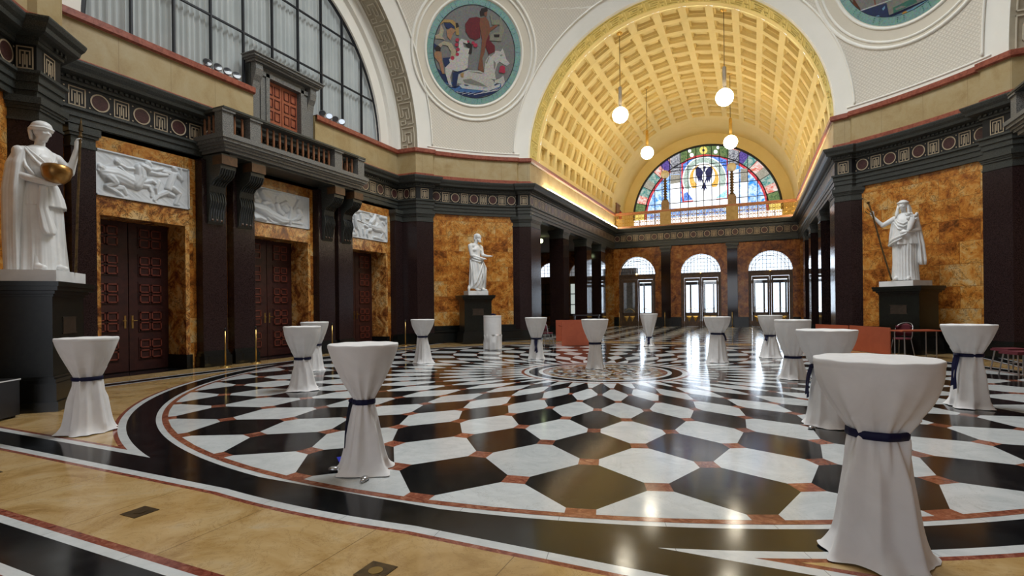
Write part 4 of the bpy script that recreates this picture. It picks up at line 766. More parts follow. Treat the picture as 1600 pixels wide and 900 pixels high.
# ------------------------------------------------------------------ side walls with three doorways
YC = .1; OPEN = [(-4.70,-2.84), (-.87,1.07), (3.04,4.92)]
def side_wall(sg, nm):
    b = MB(); xa, xb = sg*9.72, sg*10.75
    ed = [-5.72]+[v for o in OPEN for v in o]+[5.72]
    for k in range(0, len(ed), 2): b.box((xa, ed[k], 0), (xb, ed[k+1], 5.3), 1)
    for (a, c) in OPEN:
        b.box((xa, a, 3.52), (xb, c, 3.86), 0)       # brecciated lintel
        b.box((xa, a, 3.86), (xb, c, 5.3), 2)
    for (a, c) in OPEN:
        # jambs lined with breccia, framed towards the hall
        for y0, y1 in ((a-.10, a+.0), (c, c+.10)): b.box((sg*9.70, y0, .34), (sg*9.74, y1, 5.2), 2); b.box((sg*9.695, y0, .34), (sg*9.74, y1, 3.6), 0)
        for y0, y1 in ((a-.008, a+.006), (c-.006, c+.008)): b.box((sg*9.69, y0, .34), (sg*10.5, y1, 3.53), 0)
        b.box((sg*9.69, a-.10, 3.50), (sg*9.74, c+.10, 3.88), 0); b.box((sg*9.70, a-.02, 3.51), (sg*10.5, c+.02, 3.54), 0)
        for y0, y1 in ((a-.12, a+.03), (c-.03, c+.12)): b.box((sg*9.64, y0, 0), (sg*10.5, y1, .34), 3)
        b.box((xb-sg*.05, a, 0), (xb, c, 3.6), 3)
    struct('wall_'+nm, b, [M['breccia'], M['siena'], M['siena_strip'], M['black']], label=nm+' side wall of orange and brecciated marble with three doorways', cat='wall')
side_wall(-1, 'left'); side_wall(1, 'right')
# pilasters between the doorways
PIL = [(-5.32,-4.88), (-2.56,-1.90), (-1.70,-1.05), (1.30,1.98), (2.16,2.84), (5.22,5.66)]
for i, (a, c) in enumerate(PIL):
    y = (a+c)/2; h = (c-a)/2
    nmz = ['left of the first side door', 'right of the first side door, outer of its pair', 'left of the middle side door, inner of its pair', 'right of the middle side door, inner of its pair', 'left of the third side door, outer of its pair', 'right of the third side door'][i]
    t = thing('pilaster', 'dark porphyry wall pilaster '+nmz, 'pilaster', (-9.58, y, 0), 0); t['kind'] = 'structure'
    b = MB(); b.box((-.13,-h-.05,0),(.22,h+.05,.27)); b.box((-.13,-h-.03,.27),(.18,h+.03,.34)); b.box((-.13,-h-.015,.34),(.15,h+.015,.40)); obj('pilaster_base', b, M['black'], t)
    b = MB(); b.box((-.13,-h,.40),(.12,h,4.78 if i in (0,5) else 5.2)); obj('shaft', b, M['porphyry'], t)
    if i in (0, 5):
        b = MB(); 
        for e, z0, z1 in ((.02,4.78,4.83),(0,4.83,5.0),(.04,5.0,5.06),(.07,5.06,5.2)): b.box((-.13,-h-e,z0),(.12+e,h+e,z1))
        for q in range(5): b.sphere((.13,-h+(q+.5)*2*h/5,5.03),.035,0,8)
        obj('capital', b, M['granite'], t)
def side_door(y, label, n):
    t = sthing('door_%d' % n, label, 'door', (-10.44, y, 0))
    b = MB(); b.box((-.03,-.96,0),(.03,.96,3.53)); obj('door_back', b, M['wood_red'], t)
    for s in (-1, 1):
        b = MB(); y0, y1 = (s*.01, s*.93); b.box((.03, y0, .02), (.07, y1, 3.50), 0)
        for g in range(5):
            zb = .30+g*.66; gy0, gy1 = s*.21, s*.76
            b.box((.07, gy0, zb-.03), (.085, gy1, zb+.50), 0)
            for cc in range(2):
                for rr in range(2):
                    a0 = .235+cc*.265; z0 = zb+rr*.245; 
                    ya, yb = s*a0, s*(a0+.235); ya, yb = min(ya, yb), max(ya, yb)
                    w = .028
                    for bx in (((ya, z0), (yb, z0+w)), ((ya, z0+.20-w), (yb, z0+.20)), ((ya, z0), (ya+w, z0+.20)), ((yb-w, z0), (yb, z0+.20))):
                        b.box((.085, bx[0][0], bx[0][1]), (.105, bx[1][0], bx[1][1]), 1)
        lf = obj('door_leaf', b, [M['wood_red'], M['wood_rim']], t)
        b = MB(); b.box((.07, s*.06, 1.02), (.078, s*.10, 1.32)); b.tube([(.085, s*.08, 1.2), (.12, s*.08, 1.2), (.125, s*.16, 1.2)], .012, 8)
        obj('door_handle', b, M['brass'], lf)
    return t
side_door((OPEN[0][0]+OPEN[0][1])/2, 'dark red wooden double door nearest the camera on the left wall', 1)
side_door((OPEN[1][0]+OPEN[1][1])/2, 'dark red wooden double door under the balcony on the left wall', 2)
side_door((OPEN[2][0]+OPEN[2][1])/2, 'dark red wooden double door farthest from the camera on the left wall', 3)

# relief panels: bas-relief height fields of capsules
def relief(key, y, label):
    Wd, Hd = 2.04, .99; nx, nz = 240, 118; us = np.linspace(-Wd/2, Wd/2, nx); vs_ = np.linspace(-Hd/2, Hd/2, nz)
    U, V = np.meshgrid(us, vs_); H = np.zeros_like(U)
    fl = 1
    for ci, ch in enumerate(DATA[key]):
        for (x0, z0, r0), (x1, z1, r1) in zip(ch, ch[1:]):
            dx, dz = x1-x0, z1-z0; L2 = dx*dx+dz*dz+1e-9
            t = np.clip(((U-x0)*dx+(V-z0)*dz)/L2, 0, 1); r = r0+(r1-r0)*t
            d = np.sqrt((U-x0-t*dx)**2+(V-z0-t*dz)**2)
            q = np.clip(1-(d/r)**2, 0, None)**.5*np.minimum(r*.85, .085)*(.85+.25*(ci % 3))
            q += np.where(d < r, .006*np.sin((U*dz-V*dx)/math.sqrt(L2)*140/2+ci)*np.clip(1-d/r, 0, 1), 0)
            H = np.maximum(H, q)
    H += .003*np.sin(U*31+3*np.sin(V*17))*(H < .002)
    b = MB(); verts = []; idx = {}
    for j in range(nz):
        for i in range(nx): verts.append((.012+H[j, i], us[i], vs_[j]))
    b.add(verts, [(j*nx+i, j*nx+i+1, (j+1)*nx+i+1, (j+1)*nx+i) for j in range(nz-1) for i in range(nx-1)], 0)
    t = thing('relief_panel', label, 'relief', (-9.70, y, 4.41)); 
    o = obj('carved_figures', b, M['relief'], t, smooth=True)
    b = MB(); b.box((-.05,-Wd/2,-Hd/2),(.011,Wd/2,Hd/2)); w = .028
    for p in (((-Wd/2,-Hd/2),(Wd/2,-Hd/2+w)),((-Wd/2,Hd/2-w),(Wd/2,Hd/2)),((-Wd/2,-Hd/2),(-Wd/2+w,Hd/2)),((Wd/2-w,-Hd/2),(Wd/2,Hd/2))):
        b.box((.0,p[0][0],p[0][1]),(.045,p[1][0],p[1][1]))
    obj('panel_frame', b, M['relief'], t)
relief('R1', -3.765, 'white marble relief of a centaur chasing a figure, above the nearest side door')
relief('R2', .09, 'white marble relief of tumbling figures, above the middle side door under the balcony')
relief('R3', 3.97, 'white marble relief of a rearing horse and warriors, above the farthest side door')

# ------------------------------------------------------------------ balconies
def baluster(mb_parent, x, y, s=1):
    b = MB(); b.lathe([(.035,0),(.035,.03),(.022,.05),(.032,.10),(.034,.30),(.03,.42),(.022,.47),(.035,.49),(.035,.52)], 10)
    o = obj('baluster', b, M['baluster'], mb_parent, smooth=True); o.location = (x, y, 5.78); return o
def balcony(sg, ya, yb, xf, label):
    t = thing('balcony', label, 'balcony', (sg*9.72, (ya+yb)/2, 0)); yc = (ya+yb)/2; h = (yb-ya)/2; d = 9.72-xf; t['kind'] = 'structure'
    S = -sg
    b = MB()
    for e, z0, z1 in ((-.10,5.36,5.44),(-.04,5.44,5.50),(.0,5.50,5.56),(.06,5.56,5.64),(.10,5.64,5.74),(.04,5.74,5.78)): b.box((S*-.1, -h-e, z0), (S*(d+e), h+e, z1))
    obj('balcony_slab', b, M['granite_l'], t)
    posts = [(-h+.13), -1.58+(.0-yc), 1.43-yc, h-.13] if sg < 0 else [-h+.13, -h/3, h/3, h-.13]
    for p in posts:
        b = MB(); w = .15 if abs(p) > h-.2 else .16; b.box((S*(d-.30), p-w, 5.78), (S*(d-.02), p+w, 6.34)); b.box((S*(d-.33), p-w-.03, 6.30), (S*(d+.02), p+w+.03, 6.36)); obj('balustrade_post', b, M['granite_l'], t)
    b = MB(); b.box((S*(d-.34), -h-.03, 6.36), (S*(d+.04), h+.03, 6.41)); b.box((S*(d-.31), -h, 6.33), (S*(d+.01), h, 6.36))
    for s in (-1, 1): b.box((0, s*h-.0, 6.33), (S*(d), s*(h-.26), 6.41))
    obj('handrail', b, M['granite'], t)
    b = MB(); b.box((S*(d-.26), -h+.1, 5.775), (S*(d-.06), h-.1, 5.80)); obj('bottom_rail', b, M['granite'], t)
    for p0, p1 in zip(posts, posts[1:]):
        n = max(2, int((p1-p0-.34)/.20))
        for k in range(n): baluster(t, S*(d-.16), p0+.17+(p1-p0-.34)*(k+.5)/n)
    for s in (-1, 1):
        for k in range(3): baluster(t, S*(.12+.17*k), s*(h-.13))
    for (a, c) in PIL[1:5] if sg < 0 else []:
        y = (a+c)/2-yc; w = .21
        # scroll console
        prof = []; N = 30
        pts = [(0,3.62),(.14,3.60),(.20,3.66),(.21,3.80),(.24,3.98),(.30,4.16),(.27,4.30),(.22,4.40),(.26,4.56),(.36,4.66),(.50,4.72),(.60,4.80),(.66,4.94),(.66,5.02),(.70,5.04),(.70,5.30),(0,5.30)]
        b = MB(); v = [(S*(.13+p[0]), y-w, p[1]) for p in pts]+[(S*(.13+p[0]), y+w, p[1]) for p in pts]; n = len(pts)
        b.add(v, [tuple(range(n)), tuple(range(2*n-1, n-1, -1))]+[(i, n+i, n+(i+1) % n, (i+1) % n) for i in range(n)], 0)
        co = obj('console', b, M['granite'], t)
        b = MB()
        for k in range(6):
            yy = y-w+.045+k*(2*w-.09)/5
            b.tube([(S*(.13+p[0]+.012), yy, p[1]) for p in pts[2:8]], .014, 6); b.tube([(S*(.13+p[0]+.012), yy, p[1]) for p in pts[8:13]], .014, 6)
        obj('console_fluting', b, M['black'], co)
        b = MB(); b.box((S*.5, y-w-.005, 5.04), (S*.845, y+w+.005, 5.26)); 
        for q in range(3): b.sphere((S*.345, y-.12+q*.12, 3.70), .035, 0, 8)
        obj('console_block', b, M['block'], co)
    b = MB(); b.box((0, -h+.3, 5.30), (S*(d-.2), h-.3, 5.37)); obj('balcony_underside', b, M['granite'], t)
    return t
balcony(-1, -2.50, 2.60, 8.72, 'grey granite balcony with copper brown balusters carried on scroll consoles, left wall')
balcony(1, -5.15, 5.20, 8.62, 'corner of the grey granite balcony at the right edge of the picture')
# doorway onto the left balcony
t = sthing('door_4', 'small orange red panelled door in a granite surround above the left balcony', 'door', (-9.75, .28, 5.78))
b = MB(); b.box((-.20,-.60,0),(-.16,.60,2.36))
for s in (-1, 1):
    b.box((-.16, s*.01, 0), (-.12, s*.58, 2.34), 0)
    for g in range(6):
        for cc in range(2):
            y0 = s*(.08+cc*.25); y1 = s*(.08+cc*.25+.19); z0 = .12+g*.37
            ya, yb = min(y0, y1), max(y0, y1); w = .02
            for p in (((ya,z0),(yb,z0+w)),((ya,z0+.27-w),(yb,z0+.27)),((ya,z0),(ya+w,z0+.27)),((yb-w,z0),(yb,z0+.27))): b.box((-.12,p[0][0],p[0][1]),(-.095,p[1][0],p[1][1]),1)
obj('door_leaf', b, [M['wood_bright'], M['wood_rim']], t)
b = MB()
for s in (-1, 1):
    b.box((-.2, s*.58, 0), (.06, s*.70, 2.45)); b.box((-.2, s*.70, 0), (.02, s*.86, 2.45)); 
b.box((-.2,-.86,2.34),(.06,.86,2.46)); b.box((-.2,-.80,2.46),(.0,.80,2.60))
obj('door_surround', b, M['granite_l'], t)
for s in (-1, 1):
    b = MB(); pts = [(0,0),(.10,.0),(.10,1.9),(.14,2.1),(.22,2.25),(.26,2.42),(.24,2.60),(0,2.60)]
    y0, y1 = s*.88, s*1.12; v = [(p[0]-.1, y0, p[1]) for p in pts]+[(p[0]-.1, y1, p[1]) for p in pts]; n = len(pts)
    b.add(v, [tuple(range(n)), tuple(range(2*n-1, n-1, -1))]+[(i, n+i, n+(i+1) % n, (i+1) % n) for i in range(n)], 0); obj('side_bracket', b, M['granite_l'], t)
b = MB()
for e, z0, z1 in ((0,2.60,2.66),(.05,2.66,2.70),(.10,2.70,2.77),(.14,2.77,2.80)): b.box((-.2,-1.18-e,z0),(.20+e,1.18+e,z1))
obj('door_cornice', b, M['granite_l'], t)
b = MB()
for s in (-1, 1): b.box((-.3, s*.86, 0), (-.05, s*1.14, 2.62))
obj('door_backing', b, M['granite'], t)

# ------------------------------------------------------------------ thermal windows in the side arches
def thermal(sg, n, label):
    t = sthing('window_%d' % n, label, 'window', (sg*9.98, .05, 0))
    R_ = 4.90; b = MB(); w = .022
    for k in range(-4, 5):
        y = k*.98; b.box((-.04, y-w, 7.5), (.04, y+w, ZC+sqrt(R_*R_-y*y)))
    for z in (9.22, 10.88, 12.1):
        h = sqrt(R_*R_-(z-ZC)**2); b.box((-.03, -h, z-.022), (.03, h, z+.022))
    pts = [(0, R_*cos(pi*k/60), ZC+R_*sin(pi*k/60)) for k in range(61)]; b.tube(pts, .06, 6)
    obj('window_bars', b, M['lead'], t)
    # pleated curtain hanging behind the bars
    b = MB(); N = 460
    for tier in range(2):
        z0, z1 = (7.3, 13) 
        if tier: break
        for k in range(N):
            def C(u):
                y = -5.0+10.0*u; x = -sg*-.16+.045*sin(y*2*pi/.155+1.2*sin(y*3))+.02*sin(y*19)
                return y, (sg*.18+.04*sin(y*2*pi/.155+1.4*sin(y*2.3))+.015*sin(y*23))
            ya, xa = C(k/N); yb, xb = C((k+1)/N)
            RC = 5.06; za = ZC+sqrt(max(RC*RC-ya*ya, 0)); zb = ZC+sqrt(max(RC*RC-yb*yb, 0))
            b.face([(xa,ya,7.5),(xb,yb,7.5),(xb,yb,max(zb,7.51)),(xa,ya,max(za,7.51))], 0)
    c = obj('pleated_curtain', b, M['curtain'], None, smooth=True); c.location = (sg*9.98, .05, 0)
    tag(c, 'pale grey pleated curtain filling the big semicircular window, '+('left side' if sg < 0 else 'right side'), 'curtain')
thermal(-1, 1, 'dark metal bars of the great semicircular window above the left balcony'); thermal(1, 2, 'dark metal bars of the great semicircular window on the right side')
b = MB()
b.box((9.72, -5.5, 6.5), (10.6, 5.6, 7.61))
for y0, y1 in ((-5.5,-.86),(1.42,5.6)): b.box((-9.72, y0, 6.5), (-10.6, y1, 7.61))
for sg in (-1, 1): b.box((sg*10.45, -5.2, 7.5), (sg*10.5, 5.2, 12.9))
struct('wall_parapet', b, M['yellow'], label='yellow stone parapets below the semicircular windows', cat='wall')
def flood(y, lit, label, ang):
    t = thing('floodlight', label, 'floodlight', (-9.66, y, 7.625), radians(ang), 'floodlights on the red ledge')
    b = MB(); b.box((-.03,-.08,0),(.03,.08,.015)); b.tube([(0,-.085,.01),(0,-.085,.13)], .008, 6); b.tube([(0,.085,.01),(0,.085,.13)], .008, 6); obj('bracket', b, M['chrome'], t)
    Mx = Matrix.Translation((0,0,.13)) @ Matrix.Rotation(radians(72), 4, 'Y')
    b = MB(); b.lathe([(.03,-.20),(.05,-.18),(.06,-.08),(.11,0),(.115,.03)], 18, M=Mx); obj('housing', b, M['chrome'], t, smooth=True)
    b = MB(); b.lathe([(.10,.031),(.001,.034)], 18, M=Mx, cap=False); obj('lens', b, M['spotlit'] if lit else M['lens'], t)
for k, y in enumerate((-2.24,-1.95,-1.67,-1.40)): flood(y, False, ['grey floodlight on the ledge, leftmost of the four left of the door','grey floodlight on the ledge, second of four left of the balcony door','grey floodlight on the ledge, third of four left of the balcony door','grey floodlight on the ledge closest to the left bracket of the balcony door'][k], -25)
for k, y in enumerate((1.72,2.02,2.30,2.60)): flood(y, k in (1, 3), ['dark faced floodlight right beside the balcony door surround','bright faced floodlight, second to the right of the balcony door','dark faced floodlight, third to the right of the balcony door','bright faced floodlight farthest right of the balcony door'][k], -50)

# ------------------------------------------------------------------ medallions
MC = {'navy': (.012,.028,.10), 'skyb': (.06,.17,.40), 'foam': (.52,.55,.56), 'horse': (.50,.49,.45), 'shade': (.22,.22,.19), 'gold': (.38,.25,.09), 'cream': (.42,.37,.25), 'skin': (.38,.20,.11),
      'hair': (.02,.012,.012), 'nymph': (.55,.53,.49), 'cloak': (.14,.012,.02), 'brown': (.20,.075,.04), 'lyre': (.24,.24,.18), 'flower': (.42,.03,.07), 'green': (.04,.16,.12), 'skyl': (.15,.35,.48), 'orange': (.58,.28,.05)}
def mosaic_mat(n, c):
    m = Mat('mosaic_'+n, rough=.55); t = m.voro(26, None, 'F1', 'Color')
    k = m.mix(.32, (1,1,1), t, 'MULTIPLY'); return m.base(m.mix(1.0, c, k, 'MULTIPLY')).m
MM = {k: mosaic_mat(k, v) for k, v in MC.items()}
mgrey = mosaic_mat('grey_ground', (.20,.20,.195)); mteal = mosaic_mat('teal_border', (.22,.40,.38)); mtd = mosaic_mat('dark_teal', (.08,.20,.21)); mline = mosaic_mat('outline', (.03,.04,.05))
def medallion(key, az, el, label):
    a, e = radians(az), radians(el); n = Vector((cos(e)*cos(a), cos(e)*sin(a), sin(e))); R_ = RS*cos(radians(10.35)); ex = n.cross(Vector((0,0,1))).normalized(); ey = ex.cross(n)
    t = thing('mosaic_medallion', label, 'mosaic', (0,0,0)); t.matrix_world = Matrix(((ex.x, ey.x, -n.x, n.x*R_), (ex.y, ey.y, -n.y, n.y*R_), (ex.z, ey.z, -n.z, n.z*R_+ZC), (0,0,0,1)))
    rad = RS*sin(radians(10.35)); b = MB()
    N = 72; C = lambda r, q, z: (r*cos(2*pi*q/N), r*sin(2*pi*q/N), z)
    for q in range(N):
        b.face([C(rad*.872,q,.012), C(rad,q,.012), C(rad,q+1,.012), C(rad*.872,q+1,.012)], 0)
        b.face([C(rad,q,-.04), C(rad,q+1,-.04), C(rad,q+1,.012), C(rad,q,.012)], 0)
        b.face([C(rad*.855,q,.014), C(rad*.875,q,.014), C(rad*.875,q+1,.014), C(rad*.855,q+1,.014)], 2)
    for q in range(16):
        for s in (-.05, .05):
            tt = 2*pi*(q+.5)/16+s; 
            for (rr, w) in ((.89,.030),(.92,.022),(.95,.014)):
                c_, s_ = cos(tt), sin(tt); R0 = rad*rr
                b.face([(R0*c_+w*s_, R0*s_-w*c_, .016), ((R0+.045)*c_, (R0+.045)*s_, .016), (R0*c_-w*s_, R0*s_+w*c_, .016)], 1)
    obj('teal_border', b, [mteal, mtd, mline], t)
    b = MB(); b.face([C(rad*.872, q, .010) for q in range(N)], 0); obj('grey_ground', b, mgrey, t)
    # the picture itself: coloured stone fields set in the ground
    names = list(MM); pic = MB()
    for k, (c, poly) in enumerate(DATA[key]):
        z = .0145+.0004*k; rm = rad*.868
        P = [(x, y) if x*x+y*y < rm*rm else (x*rm/sqrt(x*x+y*y), y*rm/sqrt(x*x+y*y)) for x, y in poly]
        if len(P) >= 3: pic.face([(x, y, z) for x, y in P], names.index(c))
    obj('mosaic_picture', pic, [MM[n_] for n_ in names], t)
medallion('ML', *MED[0], 'round mosaic of a figure with a lyre, white horse and waves')
medallion('MR', *MED[1], 'round mosaic with dark horse legs and navy shapes, cut by the top edge')

# ------------------------------------------------------------------ entrance hall: piers, aisles, end wall
PY_ = [(13.45,14.35), (17.5,18.45), (20.6,21.6)]
for sg in (-1, 1):
    for k, (a, c) in enumerate(PY_):
        for j, (ya, yb) in enumerate(((a, c),)):
            poly = [(sg*5.52, ya), (sg*5.52, yb), (sg*6.25, yb), (sg*6.25, ya)]
            if sg > 0: poly = poly[::-1]
            pillar('hall_pier', poly, 'polished dark porphyry pier, %s of the three on the %s of the entrance hall' % (('nearest','middle','farthest')[k], 'left' if sg < 0 else 'right'), shaft='porphyry_g')
b = MB()
for sg in (-1, 1):
    b.box((sg*10.9, 9.9, 0), (sg*11.1, 24.1, 5.4), 0)
    b.box((sg*6.3, 9.9, 0), (sg*11.1, 10.3, 5.4), 0)
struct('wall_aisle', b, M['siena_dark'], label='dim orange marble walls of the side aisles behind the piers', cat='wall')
b = MB()
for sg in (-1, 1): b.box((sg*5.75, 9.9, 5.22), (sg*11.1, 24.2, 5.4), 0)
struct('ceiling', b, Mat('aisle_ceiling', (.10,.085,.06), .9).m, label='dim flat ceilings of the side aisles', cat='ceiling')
# near passage around the camera
b = MB()
for sg in (-1, 1): b.box((sg*5.5, -18.2, 0), (sg*5.7, -10.3, 5.3), 0)
b.box((-5.7, -20.2, 0), (-4.2, -20, 13.2), 0); b.box((4.2, -20.2, 0), (5.7, -20, 13.2), 0); b.box((-4.2, -20.2, 8.6), (4.2, -20, 13.2), 0); b.box((-4.2,-20.2,0),(4.2,-20,.9),0)
for sg in (-1, 1): b.box((sg*5.5, -20.2, 5.2), (sg*5.7, -18, 8), 0); b.box((sg*5.5, -20.2, 0), (sg*5.7, -18, 5.3), 0)
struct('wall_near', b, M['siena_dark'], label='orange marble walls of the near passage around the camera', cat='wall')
b = MB(); R_ = 1.2; SPR = 3.42
CX = [-4.02, 0.0, 3.96]
def arched(b, x0, x1, cxs, y, d, r, spr, z1, m=0, sill=0):
    # wall with round-headed openings, built from vertical strips so each arch is a true hole
    xs = [x0]; n = 18
    for c in cxs: xs += [c+r*(-cos(pi*k/n)) for k in range(n+1)]
    xs.append(x1)
    segs = []
    for a, e in zip(xs, xs[1:]):
        mid = (a+e)/2; hit = [c for c in cxs if abs(mid-c) < r]
        if hit:
            c = hit[0]; za = spr+sqrt(max(r*r-(a-c)**2, 0)); ze = spr+sqrt(max(r*r-(e-c)**2, 0))
            v = [(a,y,za),(e,y,ze),(e,y,z1),(a,y,z1)]; b.face(v, m, [(p[0],p[2]) for p in v])
            b.face([(a,y,za),(a,y+d,za),(e,y+d,ze),(e,y,ze)], m, [(a,0),(a,d),(e,d),(e,0)])
            if sill: v = [(a,y,0),(e,y,0),(e,y,sill),(a,y,sill)]; b.face(v, m, [(p[0],p[2]) for p in v])
        else:
            v = [(a,y,0),(e,y,0),(e,y,z1),(a,y,z1)]; b.face(v, m, [(p[0],p[2]) for p in v])
            for q in (a, e): b.face([(q,y,0),(q,y+d,0),(q,y+d,z1),(q,y,z1)], m, [(0,0),(d,0),(d,z1),(0,z1)])
arched(b, -5.55, 5.55, CX, 24.0, .5, R_, SPR, 5.25)
for a, c in zip([-5.55]+[c+R_ for c in CX], [c-R_ for c in CX]+[5.55]): b.box((a, 23.9, 0), (c, 24.0, .55), 1); b.box((a, 23.93, .55), (c, 24.0, .62), 1)
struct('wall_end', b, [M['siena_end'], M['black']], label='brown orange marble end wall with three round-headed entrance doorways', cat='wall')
b = MB(); 
for sg in (-1, 1):
    xs = sorted((sg*5.55, sg*11.1)); arched(b, xs[0], xs[1], [sg*7.75, sg*10.1][::1] if sg > 0 else [-10.1, -7.75], 24.0, .4, .98, 3.5, 5.4, 0, .82)
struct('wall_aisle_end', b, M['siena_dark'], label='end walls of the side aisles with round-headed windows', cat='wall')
for x, k in ((-2.12, 0), (1.86, 1)):
    t = thing('pilaster', 'dark porphyry pilaster between entrance doorways, '+('left' if k == 0 else 'right')+' of the two on the end wall', 'pilaster', (x, 23.92, 0)); t['kind'] = 'structure'
    b = MB(); b.box((-.36,-.10,0),(.36,.1,.5)); obj('pilaster_base', b, M['black'], t)
    b = MB(); b.box((-.29,-.06,.5),(.29,.1,4.85)); obj('shaft', b, M['porphyry_g'], t)
    b = MB()
    for e, z0, z1 in ((.02,4.85,4.9),(-.01,4.9,5.02),(.04,5.02,5.08),(.07,5.08,5.2)): b.box((-.3-e,-.08-e,z0),(.3+e,.1,z1))
    obj('capital', b, M['granite'], t)
# entrance doors with leaded fanlights
def entrance(x, n, lab):
    t = sthing('door_%d' % n, lab, 'door', (x, 24.18, 0)); F = M['entr']
    b = MB(); b.box((-1.2,-.06,3.12),(1.2,.08,3.42)); b.box((-1.2,-.10,3.38),(1.2,.1,3.45)); b.box((-1.2,-.05,0),(-1.02,.08,3.12)); b.box((1.02,-.05,0),(1.2,.08,3.12)); b.box((-.05,-.07,0),(.05,.08,3.12)); obj('door_frame', b, F, t)
    for s in (-1, 1):
        b = MB(); a, c = s*.06, s*1.01
        b.box((a, -.03, .02), (c, .03, .16)); b.box((a,-.03,2.92),(c,.03,3.1)); b.box((a,-.03,.16),(s*.16,.03,2.92)); b.box((c,-.03,.16),(s*.91,.03,2.92)); b.box((a,-.03,.78),(c,.03,.90)); b.box((s*.16,-.012,.16),(s*.91,.012,.78))
        lf = obj('door_leaf', b, F, t)
        b = MB()
        for q in range(2):
            u = s*(.35+q*.38); b.add([(u-.17,-.03,.68),(u+.17,-.03,.68),(u,-.03,.30),(u,-.07,.58)], [(0,2,3),(2,1,3),(1,0,3)], 0)
        obj('diamond_stud', b, M['goldb'], lf)
        b = MB(); b.box((s*.16,-.005,.90),(s*.91,.005,2.92)); obj('glass_pane', b, M['glass'], lf)
        b = MB(); b.tube([(s*.2,-.05,.95),(s*.26,-.10,1.06),(s*.42,-.10,1.16),(s*.62,-.10,1.16),(s*.80,-.05,1.05)], .014, 8); obj('pull_bar', b, M['brass'], lf)
    b = MB(); w = .022; R2 = 1.2
    for q in range(-5, 6): h = sqrt(max(R2*R2-(q*.2)**2, .01)); b.box((q*.2-w/2,-.02,3.44),(q*.2+w/2,.0,SPR+h))
    for z in (3.62, 3.86, 4.1, 4.34): h = sqrt(max(R2*R2-(z-SPR)**2, .01)); b.box((-h,-.02,z-w/2),(h,.0,z+w/2))
    for r_ in (R2-.02, R2-.16, R2-.3): b.tube([(r_*cos(pi*k/30),-.01,SPR+r_*sin(pi*k/30)) for k in range(31)], .012, 6)
    obj('fanlight_bars', b, M['lead'], t)
    b = MB(); b.face([(R2*cos(pi*k/30), .012, SPR+R2*sin(pi*k/30)) for k in range(31)], 0); obj('fanlight_glass', b, M['glass'], t)
    b = MB(); b.tube([(0,-.08,3.30),(0,-.22,3.34)], .02, 8); b.lathe([(.02,0),(.05,.02),(.06,.08)], 12, (0,-.22,3.32)); la = obj('lamp_bracket', b, M['goldb'], t)
    b = MB(); b.sphere((0,-.22,3.47), .055, 0, 12); obj('lamp_bulb', b, M['warm_lamp'], la)
entrance(CX[0], 5, 'bronze framed entrance door with grey fanlight, leftmost of the three on the end wall')
entrance(CX[1], 6, 'bronze framed glazed entrance door in the middle of the end wall')
entrance(CX[2], 7, 'bronze framed glazed entrance door, rightmost of the three on the end wall')
for n, (x, r) in enumerate(((-7.75, 0), (7.75, 0), (-10.1, 0), (10.1, 0))):
    t = sthing('window_%d' % (n+3), 'arched leaded aisle window with frosted lower panes, '+('left' if x < 0 else 'right')+(' aisle, nearer the middle' if abs(x) < 9 else ' aisle, outer'), 'window', (x, 24.15, 0))
    b = MB()
    for q in (-.95,-.48,0,.48,.95): b.box((q-.03,-.04,.82),(q+.03,.04,2.98))
    for z in (.82,1.5,2.25,2.98): b.box((-.98,-.04,z-.03),(.98,.04,z+.03))
    b.box((-.98,-.06,2.98),(.98,.06,3.5), 1); r_ = .98
    for q in range(-3, 4): b.box((q*.28-.01,-.02,3.5),(q*.28+.01,.02,3.5+sqrt(r_*r_-(q*.28)**2)))
    for z in (3.75,4.0,4.25): h = sqrt(r_*r_-(z-3.5)**2); b.box((-h,-.02,z-.01),(h,.02,z+.01))
    obj('window_bars', b, [M['lead'], M['entr']], t)
    b = MB(); b.box((-.96,.0,.84),(.96,.01,2.96)); obj('frosted_panes', b, M['entr'] if x == -10.1 else (M['frosted'] if x < 0 else M['skyglass']), t)
    b = MB(); b.face([(r_*cos(pi*k/24), .012, 3.5+r_*sin(pi*k/24)) for k in range(25)], 0); obj('lunette_glass', b, M['greyglass'] if x == -7.75 else M['skyglass'], t)
    b = MB(); b.box((-1.05,-.25,.72),(1.05,.05,.82)); obj('window_sill', b, M['black'], t)
# glazed porch beyond the doors and the stone pier seen through the left door
b = MB()
for c in CX:
    for q in (-.85,-.3,.05,.62,.95): b.box((c+q-.05, 26.3, 0), (c+q+.05, 26.4, 2.75))
    b.box((c-1.3, 26.3, 2.75), (c+1.3, 26.4, 2.95)); b.box((c-1.3, 26.3, 0), (c+1.3, 26.4, .3))
struct('wall_porch', b, M['blackm'], label='dark framework of the glazed porch outside the entrance doors', cat='porch frame')
b = MB(); b.box((-6.6, 25.4, 0), (-4.35, 26.2, 4.0), 0); o = struct('wall_outside', b, siena('grey_stone_blocks', .0, .5, .28), label='rough grey brown stone wall outside the leftmost entrance door', cat='wall')
mm = Mat('rough_stone', rough=.9); o.data.materials[0] = mm.base(mm.ramp(mm.noise(6, 6, .7), [(.3, (.10,.09,.08)), (.7, (.24,.22,.20))])).m
b = MB(); b.box((-14, 24.5, -.06), (14, 60, -.01), 0); struct('floor', b, Mat('outdoor_paving', (.45,.45,.46), .8).m, label='pale paving outside the entrance doors', cat='ground')

